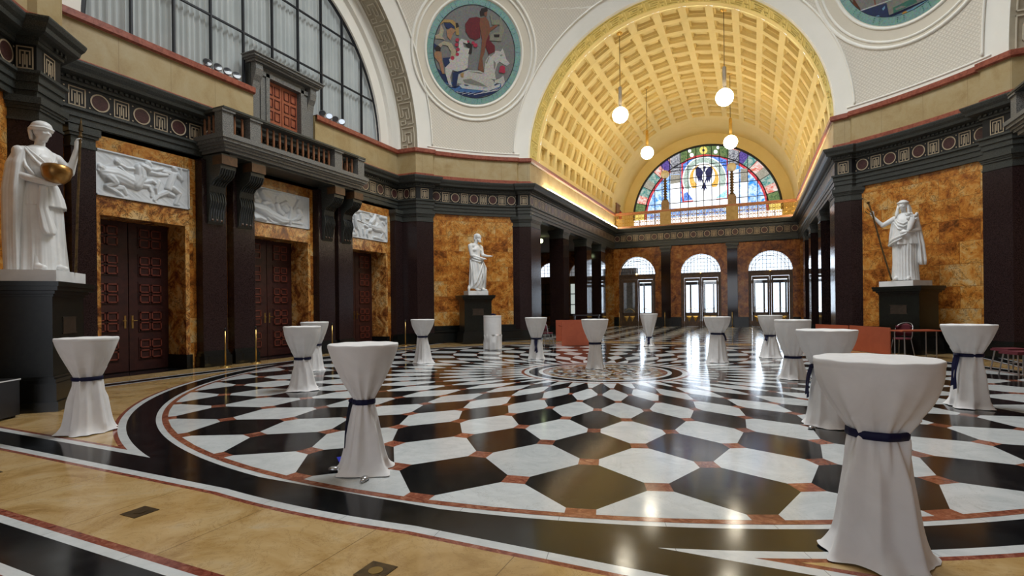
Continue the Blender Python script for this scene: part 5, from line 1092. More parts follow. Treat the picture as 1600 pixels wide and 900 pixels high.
# ------------------------------------------------------------------ gallery balustrade, lunette, lamps
t = thing('gallery_balustrade', 'gilded lattice balustrade of the gallery under the stained glass', 'balustrade', (0, 24.0, 6.52)); t['kind'] = 'structure'
rail = noisy('rail_red_brown', (.34,.12,.04), (.48,.20,.08), 5, .4)
b = MB(); b.box((-5.5,-.12,.92),(5.5,.12,1.0)); b.box((-5.5,-.16,1.0),(5.5,.16,1.07)); obj('top_rail', b, rail, t)
b = MB(); b.box((-5.5,-.12,.0),(5.5,.12,.15)); obj('bottom_rail', b, rail, t)
for x in (-2.12, 1.88): b = MB(); b.box((x-.34,-.14,.1),(x+.34,.14,.95)); obj('balustrade_pier', b, noisy('ochre_pier', (.36,.24,.08), (.46,.32,.12), 4, .5), t)
def lattice(x0, x1):
    b = MB(); n = int(round((x1-x0)/.36)); w = (x1-x0)/n
    def bar(a, c, r=.014): b.tube([(a[0],0,a[1]),(c[0],0,c[1])], r, 5)
    for k in range(n+1): bar((x0+k*w, .15), (x0+k*w, .92))
    for z in (.15, .40, .66, .92): bar((x0, z), (x1, z))
    for k in range(n):
        for j, z in enumerate((.15, .405, .66)):
            c = (x0+(k+.5)*w, z+.128)
            b.tube([(c[0]+.105*cos(2*pi*q/10), 0, c[1]+.105*sin(2*pi*q/10)) for q in range(10)], .016, 5, closed=True)
            for s in (-1, 1): bar((c[0]-w/2, c[1]-s*.128), (c[0]+w/2, c[1]+s*.128), .008)
    obj('lattice_panel', b, M['goldb'], t)
for a, c in ((-5.45,-2.46), (-1.78,1.54), (2.22,5.45)): lattice(a, c)
for x, nm in ((-2.12, 'left'), (1.88, 'right')):
    t = thing('gallery_lamp', 'round opal lamp on an ornate bronze column on the gallery rail, '+nm+' of the pair', 'lamp', (x, 24.0, 7.59))
    b = MB(); b.box((-.24,-.12,0),(.24,.12,.5)); b.box((-.19,-.1,.5),(.19,.1,.62)); obj('lamp_base', b, noisy('lamp_base_bronze', (.20,.12,.05), (.32,.2,.08), 8, .4), t)
    b = MB(); prof = [(.12,.6),(.13,.68),(.08,.74)]
    for k in range(7): z = .78+k*.17; prof += [(.075,z),(.125,z+.05),(.12,z+.09),(.07,z+.13)]
    prof += [(.06,1.98),(.10,2.04)]; b.lathe(prof, 14); obj('lamp_column', b, M['bronze'], t, smooth=True)
    b = MB(); b.sphere((0,0,2.30), .27, 0, 24); obj('lamp_globe', b, M['globe_dim'], t, smooth=True)
t = sthing('window_7', 'stained glass lunette with eagle roundel, fruit border and blue side fields', 'window', (0, 27.12, 0)); RL = 4.78
gm = list(GP.keys()); b = MB(); ZL = 7.53
def GF(poly, c, z): b.face([(x, -z, y) for x, y in poly], gm.index(c))
base = [(RL*cos(pi*k/60), ZL+RL*sin(pi*k/60)) for k in range(61)]; GF(base, 'skyb', 0); GF([(-RL,6.6),(RL,6.6),(RL,ZL),(-RL,ZL)], 'white', 0)
cols = ['yellow','green','pinkish','teal','grey','pinkish','teal','purple','pinkish','green','green','green','green','green','green','pinkish','purple','pinkish','teal','grey','teal','pinkish','green','yellow']
nc = len(cols)
for k, c in enumerate(cols):
    a0, a1 = pi*k/nc, pi*(k+1)/nc
    P = [(RL*cos(a0+(a1-a0)*q/4), ZL+RL*sin(a0+(a1-a0)*q/4)) for q in range(5)]+[(4.02*cos(a1+(a0-a1)*q/4), ZL+4.02*sin(a1+(a0-a1)*q/4)) for q in range(5)]
    GF(P, c, .01)
for s in (0, 1):   # red rim inside the border
    for k in range(14):
        a0, a1 = pi*k/40, pi*(k+1)/40
        if s: a0, a1 = pi-a0, pi-a1
        GF([(4.02*cos(a0), ZL+4.02*sin(a0)), (4.02*cos(a1), ZL+4.02*sin(a1)), (3.86*cos(a1), ZL+3.86*sin(a1)), (3.86*cos(a0), ZL+3.86*sin(a0))], 'red', .012)
for k, (c, P) in enumerate(DATA['G']): GF([(x, y) for x, y in P], c, .014+.0012*k)
obj('stained_glass', b, [GP[k] for k in gm], t)
b = MB()
for x in DATA['mx']+[-3.85,-4.35,3.35,3.9,4.35]:
    if abs(x) < 4.7:
        inner = abs(x) > 2.9; top = ZL+sqrt((4.02 if inner else RL)**2-x*x) if abs(x) < 4.02 else ZL
        if top: b.box((x-.022,-.13,6.6),(x+.022,-.09,top))
for z in DATA['mz'][1:]+[11.0]:
    h = sqrt(4.02**2-(z-ZL)**2) if z < ZL+4 else 1
    b.box((-h,-.13,z-.02),(h,-.09,z+.02))
b.box((-2.2,-.13,10.76),(2.2,-.09,10.80))
for r_, w in ((RL, .07), (4.02, .035)): b.tube([(r_*cos(pi*k/60),-.11,ZL+r_*sin(pi*k/60)) for k in range(61)], w, 6)
for k in (2, 4, 6, 8, 16, 18, 20, 22): a = pi*k/nc; b.tube([(4.02*cos(a),-.11,ZL+4.02*sin(a)),(RL*cos(a),-.11,ZL+RL*sin(a))], .022, 5)
obj('window_bars', b, M['lead'], t)
# fire extinguisher and doorway on the gallery
t = thing('fire_extinguisher', 'red fire extinguisher on the left end of the gallery', 'fire extinguisher', (-5.2, 24.6, 7.30))
b = MB(); b.lathe([(.09,0),(.10,.02),(.10,.42),(.07,.5),(.03,.53)], 16); obj('cylinder_body', b, M['redp'], t, smooth=True)
b = MB(); b.box((-.02,-.02,.53),(.02,.02,.60)); b.box((-.02,-.06,.58),(.02,.08,.61)); b.tube([(.02,0,.55),(.12,0,.5),(.12,0,.25)], .012, 6); obj('valve_and_hose', b, M['blackp'], t)
b = MB(); b.box((-.2,-.2,-.6),(.2,.2,0)); o = obj('extinguisher_stand', b, M['vault'], t)
b = MB(); b.box((-5.44, 24.3, 6.55), (-5.38, 25.3, 8.3)); b.box((-5.46, 24.2, 8.3), (-5.36, 25.4, 8.4)); struct('door_8', b, M['baluster'], label='small brown doorway on the gallery in the left vault wall', cat='door')
# pendant globe lamps
def pendant(x, y, lab):
    zc = ZC+sqrt(RV*RV-x*x)+.0
    t = thing('pendant_lamp', lab, 'pendant lamp', (x, y, 0), 0, 'glowing globe lamps hanging in the vault')
    b = MB(); b.sphere((0,0,9.36), .325, 0, 28); obj('globe', b, M['globe'], t, smooth=True)
    b = MB(); b.lathe([(.09,9.66),(.10,9.70),(.05,9.76),(.075,9.80),(.075,10.50),(.03,10.56)], 14); obj('lamp_tube', b, M['goldb'] if y > 13 else noisy('grey_tube', (.25,.2,.14), (.3,.25,.18), 3, .4), t, smooth=True)
    b = MB(); b.tube([(0,0,10.5),(0,0,zc)], .014, 6); obj('cable', b, M['bronze'], t)
    b = MB(); b.lathe([(.05,zc-.06),(.12,zc-.01),(.12,zc+.05)], 12); obj('ceiling_rose', b, M['goldb'], t)
pendant(-1.97, 10.6, 'glowing white globe pendant lamp, left one of the nearer pair under the vault')
pendant(2.07, 10.5, 'glowing white globe pendant lamp, right one of the nearer pair under the vault')
pendant(-1.95, 16.65, 'glowing white globe pendant lamp, left one of the farther pair under the vault')
pendant(2.07, 16.65, 'glowing white globe pendant lamp, right one of the farther pair under the vault')
# fluorescent tubes lying on the cornice of the entrance hall, washing the vault
for sg in (-1, 1):
    for k in range(9):
        y0 = 10.6+k*1.46
        t = thing('fluorescent_tube', '%s bright fluorescent tube from the near end of the %s cornice' % (('first','second','third','fourth','fifth','sixth','seventh','eighth','ninth')[k], 'left' if sg < 0 else 'right'), 'lamp', (sg*5.25, y0, 6.56), 0, 'fluorescent tubes on the '+('left' if sg < 0 else 'right')+' cornice')
        b = MB(); b.box((-.05,0,0),(.05,1.42,.03)); obj('fitting', b, M['whitep'], t)
        b = MB(); b.tube([(0,.03,.055),(0,1.39,.055)], .02, 8); obj('tube', b, M['tubelight'], t)
t = thing('aisle_lamp', 'small greenish white globe lamp hanging in the dark left aisle', 'lamp', (-7.5, 15.5, 0))
b = MB(); b.sphere((0,0,4.98), .12, 0, 16); obj('globe', b, M['green_lamp'], t, smooth=True)
b = MB(); b.tube([(0,0,5.09),(0,0,5.22)], .012, 6); obj('stem', b, M['brass'], t)
# ------------------------------------------------------------------ pedestals and statues
def pedestal(az, label):
    a = radians(az); r = 9.86; t = thing('statue_pedestal', label, 'pedestal', (r*cos(a), r*sin(a), 0), a-pi/2+pi)   # local -y faces the hall centre after the turn
    t.rotation_euler[2] = a+pi/2+pi
    def bx(b, hx, hy, z0, z1): b.box((-hx,-hy,z0),(hx,hy,z1))
    b = MB(); bx(b,.66,.50,0,.14); bx(b,.63,.47,.14,.40); bx(b,.60,.45,.40,.46); bx(b,.57,.42,.46,.50); obj('pedestal_base', b, M['black'], t)
    b = MB(); bx(b,.545,.40,.50,1.66); obj('die', b, M['pedestal'], t)
    b = MB(); bx(b,.565,.42,1.66,1.70); bx(b,.60,.45,1.70,1.75); bx(b,.65,.50,1.75,1.81); bx(b,.67,.52,1.81,1.88); obj('cornice', b, M['pedestal'], t)
    b = MB(); 
    b.box((-.24,-.415,1.10),(.24,-.40,1.12)); b.box((-.24,-.415,1.34),(.24,-.40,1.36)); b.box((-.22,-.41,1.12),(.22,-.40,1.34)); obj('bronze_plaque', b, noisy('plaque', (.03,.022,.016), (.05,.035,.025), 8, .3), t)
    return t
# the front of pedestal and statue is their local -y side
def face(az): return radians(az)-pi/2
for az, nm in ((135, 'dark marble pedestal under the bearded statue, far left corner'), (225, 'huge dark marble pedestal at the left edge under the statue with the bowl'), (45, 'dark marble pedestal under the veiled statue, right corner')):
    p = pedestal(az, nm); p.rotation_euler[2] = face(az)
def body(parent, caps, name='figure', vox=.016, sm=3):
    b = MB()
    for c in caps:
        if len(c) == 4: b.capsule(*c)
        else: b.sphere(c[0], 1, 0, 16, c[1])
    o = obj(name, b, M['marble'], parent, smooth=True)
    r = o.modifiers.new('r', 'REMESH'); r.mode = 'VOXEL'; r.voxel_size = vox; r.use_smooth_shade = True
    s = o.modifiers.new('s', 'SMOOTH'); s.factor = .5; s.iterations = sm; return o
def robe(parent, prof, name='robe', nf=17, amp=.03, seed=0, N=150, rows=60, top_open=False, mat='marble', ph=0, drape=0.0):
    # prof rows: (z, half width, half depth, centre x, centre y, fold strength)
    rg = random.Random(seed); ks = [(nf+rg.randint(-3, 3), rg.uniform(0, 6.28), rg.uniform(.5, 1)) for _ in range(3)]; ks2 = (rg.randint(5, 7), rg.uniform(0, 6.28))
    zs = np.linspace(prof[0][0], prof[-1][0], rows); cols = list(zip(*prof)); vs = []
    for z in zs:
        w, d, x0, y0, fs = [np.interp(z, cols[0], c) for c in cols[1:]]
        for k in range(N):
            t = 2*pi*k/N; tt = t+drape*z*.6
            f = sum(w_*(1-abs(sin((n_*tt+p_)/2))*2) for n_, p_, w_ in ks)/3+.4*sin(ks2[0]*tt+ks2[1]+z*1.3)
            e = 1+amp*fs*f*4
            vs.append((x0+w*cos(t)*e, y0+d*sin(t)*e, z))
    fs_ = []
    for i in range(rows-1):
        for k in range(N): k2 = (k+1) % N; fs_.append((i*N+k, i*N+k2, (i+1)*N+k2, (i+1)*N+k))
    fs_ += [tuple(range(N-1, -1, -1)), tuple((rows-1)*N+k for k in range(N))]
    b = MB(); b.add(vs, fs_, 0); return obj(name, b, M[mat], parent, smooth=True)
def folds(parent, lines, name='drapery_folds', mat='marble'):
    b = MB()
    for pts, r in lines:
        n = len(pts); b.tube(pts, [r*(.35+.65*sin(pi*(i+.5)/n)) if r > 0 else -r for i in range(n)], 8)
    return obj(name, b, M[mat], parent, smooth=True)
def head(caps, x, y, z, yaw=0, s=1.0):
    # skull, jaw, nose, brow, lips, ears; face towards -y turned by yaw
    c, sn = cos(yaw), sin(yaw)
    def R(p): return (x+(p[0]*c-p[1]*sn)*s, y+(p[0]*sn+p[1]*c)*s, z+p[2]*s)
    caps.append((R((0,.015,.035)), (.098*s,.118*s,.12*s))); caps.append((R((0,-.02,-.05)), R((0,-.045,-.092)), .078*s, .044*s))
    caps.append((R((0,-.098,.025)), R((0,-.118,-.025)), .010*s, .017*s)); caps.append((R((-.045,-.088,.035)), R((.045,-.088,.035)), .022*s, .022*s))
    caps.append((R((-.018,-.092,-.066)), R((.018,-.092,-.066)), .012*s, .012*s)); caps.append((R((-.045,-.075,-.02)), (.03*s,.028*s,.03*s))); caps.append((R((.045,-.075,-.02)), (.03*s,.028*s,.03*s)))
    for e in (-1, 1): caps.append((R((e*.097,.01,.03)), R((e*.097,.012,-.02)), .018*s, .012*s))
    return R
def hand(caps, x, y, z, d, side=1, up_=(0,0,1), curl=.4, s=1.0):
    # palm with four fingers and a thumb along direction d
    d = Vector(d).normalized(); u = Vector(up_); w = d.cross(u).normalized(); u = w.cross(d); o = Vector((x, y, z))
    caps.append((o, o+d*.075*s, .034*s, .032*s))
    for k in range(4):
        b_ = o+d*.08*s+w*(k-1.5)*.022*s; L = (.075,.085,.08,.062)[k]*s
        m_ = b_+d*L*.55-u*L*.25*curl; caps.append((b_, m_, .0115*s, .0105*s)); caps.append((m_, m_+d*L*.5*(1-curl)-u*L*.6*curl, .0105*s, .009*s))
    tb = o+d*.02*s+w*side*.035*s; caps.append((tb, tb+d*.045*s+w*side*.03*s-u*.01*s, .015*s, .012*s)); caps.append((tb+d*.045*s+w*side*.03*s-u*.01*s, tb+d*.085*s+w*side*.02*s-u*.03*s, .012*s, .010*s))
def plinth(t, z=1.88, h=.17, w=.52, d=.40):
    b = MB(); b.box((-w,-d,z),(w,d,z+h)); o = obj('statue_plinth', b, M['marble'], t); o.rotation_euler[2] = -t['turn'] if 'turn' in t else 0
def statue_at(az, r, label, turn=0):
    a = radians(az); t = thing('statue', label, 'statue', (r*cos(a), r*sin(a), 0), face(az)+radians(turn)); t['turn'] = radians(turn); return t

# statue 1: standing goddess with gilded bowl and staff (near left)
t = statue_at(225, 9.82, 'marble statue in a long gown and cap holding a gilded bowl and staff', -38); plinth(t)
Z = 2.05; caps = []
R_ = head(caps, .02, -.06, Z+2.12, .15, 1.02)
caps += [((.01,0,Z+1.86),(.02,-.02,Z+2.02),.072,.062), ((-.17,0,Z+1.78),(.17,0,Z+1.78),.10,.10), ((0,0,Z+1.38),(0,0,Z+1.66),.19,.20), ((-.09,-.10,Z+1.62),(.085,.07,.085)), ((.10,-.10,Z+1.62),(.085,.07,.085)), ((0,0,Z+1.1),(0,0,Z+1.3),.21,.19)]
# viewer-left arm bent to the front carrying the bowl
caps += [((-.25,0,Z+1.78),(-.29,-.04,Z+1.42),.085,.066), ((-.29,-.04,Z+1.42),(-.10,-.34,Z+1.31),.066,.042)]
hand(caps, -.09,-.35,Z+1.305,(1,-.25,.05), 1, (0,0,-1), .2, 1.1)
# viewer-right arm raised to the staff
caps += [((.25,0,Z+1.78),(.40,-.06,Z+1.60),.082,.062), ((.40,-.06,Z+1.60),(.44,-.16,Z+1.98),.060,.040)]
hand(caps, .44,-.16,Z+2.01,(.03,-.02,1), -1, (-.5,1,0), .75, 1.1)
for s in (-.13, .13): caps += [((s,-.18,Z+.06),(s*1.1,-.34,Z+.04),.06,.045), ((s*.6,0,Z+1.15),(s,-.17,Z+.07),.12,.06)]
body(t, caps)
robe(t, [(Z,.33,.27,.02,0,1),(Z+.05,.325,.265,.02,0,1),(Z+.5,.30,.25,.01,0,.95),(Z+.95,.295,.235,0,0,.75),(Z+1.1,.28,.23,0,0,.5),(Z+1.3,.22,.19,0,0,.2)], 'long_skirt', 19, .030, 4, rows=50)
robe(t, [(Z+.98,.325,.275,.03,0,1.1),(Z+1.12,.31,.262,.02,0,.9),(Z+1.3,.262,.222,0,0,.6),(Z+1.38,.215,.19,0,0,.4),(Z+1.55,.235,.21,0,-.01,.45),(Z+1.72,.245,.175,0,0,.3),(Z+1.86,.19,.12,0,0,.15),(Z+1.92,.09,.08,.01,0,0)], 'folded_overdress', 17, .028, 9, rows=46)
robe(t, [(Z,.10,.13,-.30,.05,1),(Z+.6,.105,.14,-.31,.05,1),(Z+1.2,.12,.16,-.31,.03,.8),(Z+1.6,.11,.15,-.27,.03,.5),(Z+1.84,.05,.10,-.22,.02,.3)], 'hanging_cloak', 9, .06, 3, N=90)
robe(t, [(Z+.55,.06,.05,-.02,-.27,1),(Z+.62,.10,.06,-.03,-.26,1),(Z+.95,.07,.05,-.10,-.25,1),(Z+1.27,.05,.05,-.10,-.28,.6)], 'sleeve_swag', 7, .07, 5, N=60, rows=24)
folds(t, [([(-.22,-.06,Z+1.84),(-.15,-.17,Z+1.66),(-.02,-.22,Z+1.5),(.12,-.2,Z+1.42)], .026), ([(-.20,-.05,Z+1.86),(-.09,-.17,Z+1.7),(.06,-.2,Z+1.56),(.18,-.15,Z+1.5)], .022), ([(.2,-.05,Z+1.84),(.1,-.17,Z+1.68),(-.03,-.2,Z+1.58)], .02), ([(-.24,-.02,Z+1.8),(-.24,-.13,Z+1.55),(-.16,-.24,Z+1.36)], .028)])
b = MB(); b.sphere((.02,-.045,Z+2.205), .128, 0, 22, (1,1.1,.78)); b.lathe([(.128,2.135),(.142,2.15),(.142,2.195),(.128,2.21)], 26, (.02,-.04,Z), cap=False); b.tube([(.02+.137*cos(q/10*2*pi), -.04+.14*sin(q/10*2*pi), Z+2.17+.012*(q % 2)) for q in range(10)], .02, 6, closed=True)
for q in range(12): a = pi*q/11; b.capsule((.02+.11*cos(a), .02+.07*sin(a), Z+2.14), (.02+.095*cos(a), .02+.08*sin(a), Z+2.03), .026, .018)
obj('hair_and_cap', b, M['marble'], t, smooth=True)
b = MB(); Mx = Matrix.Translation((.0,-.40,Z+1.47)) @ Matrix.Rotation(radians(6), 4, 'Y') @ Matrix.Scale(1.35, 4, Vector((0,0,1)))
b.lathe([(.03,-.115),(.11,-.10),(.165,-.05),(.19,.02),(.18,.07),(.15,.085),(.05,.09),(.001,.09)], 26, M=Mx); obj('gilded_bowl', b, M['bowlm'], t, smooth=True)
b = MB(); b.tube([(.34,-.26,Z),(.39,-.23,Z+.9),(.455,-.20,Z+1.95),(.48,-.19,Z+2.30)], .018, 8); b.tube([(.48,-.19,Z+2.28),(.495,-.18,Z+2.50)], [.034,.004], 8); b.sphere((.472,-.195,Z+2.19), .032, 0, 10); obj('staff', b, M['bronze'], t)

# statue 2: bearded god, bare chest (far left)
t = statue_at(135, 9.75, 'marble statue of a bare-chested bearded man looking down at his open hands', 26); plinth(t, 1.88, .17, .40, .34)
caps = []; R_ = head(caps, .05, -.12, Z+2.09, .75, 1.02)
caps += [((.0,.0,Z+1.84),(.02,-.06,Z+2.0),.085,.075), ((-.20,.0,Z+1.76),(.19,-.02,Z+1.74),.11,.105), ((-.01,0,Z+1.30),(0,0,Z+1.62),.19,.205), ((-.10,-.11,Z+1.60),(.115,.075,.085)), ((.09,-.12,Z+1.59),(.115,.075,.085)), ((0,-.1,Z+1.4),(.13,.09,.16)),
  ((-.28,0,Z+1.74),(-.26,-.06,Z+1.38),.092,.07), ((-.26,-.06,Z+1.38),(.08,-.30,Z+1.26),.068,.044), ((.27,-.03,Z+1.72),(.27,-.12,Z+1.42),.085,.066), ((.27,-.12,Z+1.42),(.33,-.36,Z+1.36),.062,.042)]
hand(caps, .10,-.31,Z+1.255,(.9,-.35,-.06), -1, (0,-.3,1), .25, 1.15); hand(caps, .34,-.38,Z+1.36,(.75,-.55,-.05), 1, (0,0,-1), .3, 1.15)
for x0, y0 in ((-.10,-.22),(.22,-.24)): caps += [((x0*.5,0,Z+1.2),(x0,y0+.12,Z+.10),.13,.055), ((x0,y0+.12,Z+.10),(x0,y0,Z+.05),.055,.05), ((x0,y0,Z+.05),(x0+.02,y0-.12,Z+.03),.05,.032)]
caps += [((.22,-.1,Z+.12),(.2,-.06,Z+.5),.06,.09)]
body(t, caps)
robe(t, [(Z+.10,.33,.22,.02,.02,1),(Z+.18,.33,.24,.01,.0,1),(Z+.5,.29,.235,-.01,-.02,1),(Z+.85,.26,.23,.0,-.02,.9),(Z+1.15,.255,.225,.0,-.01,.7),(Z+1.28,.245,.21,0,0,.5),(Z+1.34,.2,.17,0,.02,.2)], 'wrapped_cloak', 13, .035, 12, rows=56, drape=.9)
folds(t, [([(-.24,-.12,Z+1.30),(-.05,-.245,Z+1.22),(.15,-.25,Z+1.24),(.26,-.1,Z+1.30)], .045), ([(-.27,-.08,Z+1.22),(-.05,-.25,Z+1.13),(.2,-.22,Z+1.16)], .04), ([(.2,-.24,Z+1.2),(.02,-.27,Z+.8),(-.18,-.24,Z+.35),(-.3,-.12,Z+.12)], .035), ([(.24,-.2,Z+1.1),(.10,-.27,Z+.7),(-.05,-.26,Z+.3),(-.14,-.22,Z+.12)], .032),
  ([(.26,-.16,Z+1.0),(.2,-.25,Z+.6),(.1,-.25,Z+.2)], .03), ([(.27,-.1,Z+.9),(.3,-.16,Z+.5),(.3,-.14,Z+.05)], .05), ([(-.26,0,Z+1.2),(-.28,-.08,Z+.8),(-.33,-.06,Z+.3)], .03), ([(-.3,.05,Z+.2),(-.36,0,Z+.1),(-.38,-.02,Z)], .06), ([(.29,-.05,Z+1.24),(.34,-.2,Z+.9),(.33,-.18,Z+.05)], .055)])
robe(t, [(Z,.08,.10,.31,-.08,1),(Z+.4,.07,.09,.31,-.1,1),(Z+.8,.05,.07,.29,-.12,1),(Z+1.2,.04,.05,.27,-.1,.5)], 'hanging_drapery', 7, .07, 8, N=60)
b = MB()
for q in range(11): a = pi*(q/10)+pi*.0; b.capsule((.03+.10*cos(a), -.07+.09*sin(a), Z+2.17), (.03+.115*cos(a), -.05+.09*sin(a), Z+2.02), .036, .026)
b.sphere((.03,-.07,Z+2.17), .115, 0, 18, (1,1.1,.72))
for q in range(7): b.capsule((.03+(q-3)*.024+.03, -.20+abs(q-3)*.016, Z+2.02), (.05+(q-3)*.016+.03, -.225+abs(q-3)*.01, Z+1.90), .026, .012)
obj('hair_and_beard', b, M['marble'], t, smooth=True)

# statue 3: veiled goddess with torch staff and cornucopia (right)
t = statue_at(45, 9.75, 'marble statue of a veiled woman holding a dark slanting staff and fruit', 22); plinth(t, 1.88, .15, .46, .40)
caps = []; R_ = head(caps, -.02, -.06, Z+2.10, -.2, 1.02)
caps += [((0,0,Z+1.84),(-.01,-.03,Z+2.0),.07,.06), ((-.17,0,Z+1.76),(.17,0,Z+1.76),.10,.10), ((0,0,Z+1.36),(0,0,Z+1.62),.20,.20), ((-.10,-.10,Z+1.60),(.09,.075,.085)), ((.09,-.10,Z+1.60),(.09,.075,.085)), ((0,0,Z+1.1),(0,0,Z+1.3),.22,.2),
  ((-.24,-.02,Z+1.76),(-.50,-.08,Z+1.60),.082,.06), ((-.50,-.08,Z+1.60),(-.70,-.16,Z+1.86),.058,.038), ((.25,0,Z+1.74),(.33,-.06,Z+1.40),.08,.065), ((.33,-.06,Z+1.40),(.12,-.30,Z+1.34),.062,.042)]
hand(caps, -.71,-.165,Z+1.885,(-.04,-.05,1), 1, (.4,1,0), .75, 1.1); hand(caps, .11,-.31,Z+1.34,(-1,-.2,-.1), 1, (0,-1,0), .35, 1.1)
for s in (-.16, .12): caps += [((s,-.2,Z+.06),(s*1.1,-.33,Z+.04),.06,.045), ((s*.6,0,Z+1.15),(s,-.18,Z+.07),.12,.06)]
body(t, caps)
robe(t, [(Z,.32,.27,0,0,1),(Z+.06,.31,.26,0,0,1),(Z+.5,.29,.25,0,0,1),(Z+.95,.30,.245,0,0,.8),(Z+1.2,.28,.235,0,0,.5),(Z+1.35,.2,.2,0,0,.2)], 'pleated_skirt', 26, .026, 21, rows=50)
robe(t, [(Z+1.0,.36,.28,-.02,0,1.2),(Z+1.1,.35,.275,-.01,0,.9),(Z+1.3,.30,.255,0,0,.6),(Z+1.5,.27,.235,0,0,.5),(Z+1.7,.26,.19,0,0,.4),(Z+1.84,.2,.13,0,0,.2),(Z+1.9,.09,.09,0,0,0)], 'shawl', 11, .035, 23, rows=44, drape=.5)
robe(t, [(Z+.42,.07,.10,.40,.03,1),(Z+.5,.10,.13,.39,.02,1),(Z+1.0,.09,.13,.36,.02,1),(Z+1.5,.07,.11,.30,.02,.7),(Z+1.8,.05,.08,.22,.03,.3)], 'hanging_veil', 8, .07, 25, N=80)
robe(t, [(Z+.98,.05,.08,-.33,0,1),(Z+1.3,.06,.1,-.30,0,1),(Z+1.7,.04,.08,-.26,0,.5)], 'shoulder_drape', 7, .06, 27, N=60, rows=24)
folds(t, [([(-.2,-.07,Z+1.80),(-.1,-.2,Z+1.64),(.02,-.235,Z+1.58),(.14,-.2,Z+1.66),(.2,-.08,Z+1.8)], .026), ([(-.22,-.07,Z+1.74),(-.1,-.23,Z+1.55),(.03,-.26,Z+1.49),(.16,-.21,Z+1.58)], .026), ([(-.24,-.08,Z+1.66),(-.1,-.25,Z+1.45),(.04,-.27,Z+1.40)], .024),
  ([(-.36,-.04,Z+1.06),(-.22,-.24,Z+1.16),(-.02,-.31,Z+1.24),(.12,-.33,Z+1.30)], .04), ([(-.34,-.1,Z+1.0),(-.2,-.27,Z+1.08),(0,-.32,Z+1.17)], .035)])
b = MB(); b.sphere((-.02,-.03,Z+2.17), .125, 0, 20, (1,1.15,.85)); b.tube([(-.02+.125*cos(pi+pi*q/12), -.05+.12*sin(pi+pi*q/12), Z+2.185) for q in range(13)], .022, 6)
for s in (-1, 1):
    for q in range(3): b.tube([(-.02+s*.10,-.06+q*.04,Z+2.14),(-.02+s*(.125+.01*q),-.06+q*.05,Z+2.02),(-.02+s*(.13+.02*q),-.07+q*.03,Z+1.90),(-.02+s*.16,-.13+q*.04,Z+1.78)], [.03,.036,.034,.02], 8)
obj('hair_and_veil', b, M['marble'], t, smooth=True)
b = MB(); b.capsule((.16,-.27,Z+1.40), (.22,-.20,Z+1.70), .06, .10)
rg = random.Random(4)
for q in range(26): b.sphere((.22+rg.uniform(-.12,.12), -.21+rg.uniform(-.09,.06), Z+1.74+rg.uniform(-.07,.1)), rg.uniform(.028,.045), 0, 8)
obj('fruit_bunch', b, M['marble'], t, smooth=True)
b = MB(); b.tube([(-.24,-.34,Z),(-.5,-.27,Z+1.0),(-.71,-.215,Z+1.93),(-.82,-.19,Z+2.30)], .022, 8); b.lathe([(.03,-.02),(.045,.03),(.03,.05)], 10, (-.825,-.19,Z+2.28)); b.tube([(-.72,-.215,Z+1.93),(-.84,-.22,Z+1.98),(-.90,-.22,Z+2.06)], .011, 6); b.tube([(-.73,-.215,Z+1.98),(-.82,-.20,Z+2.08),(-.86,-.2,Z+2.14)], .009, 6)
obj('staff', b, M['bronze'], t)

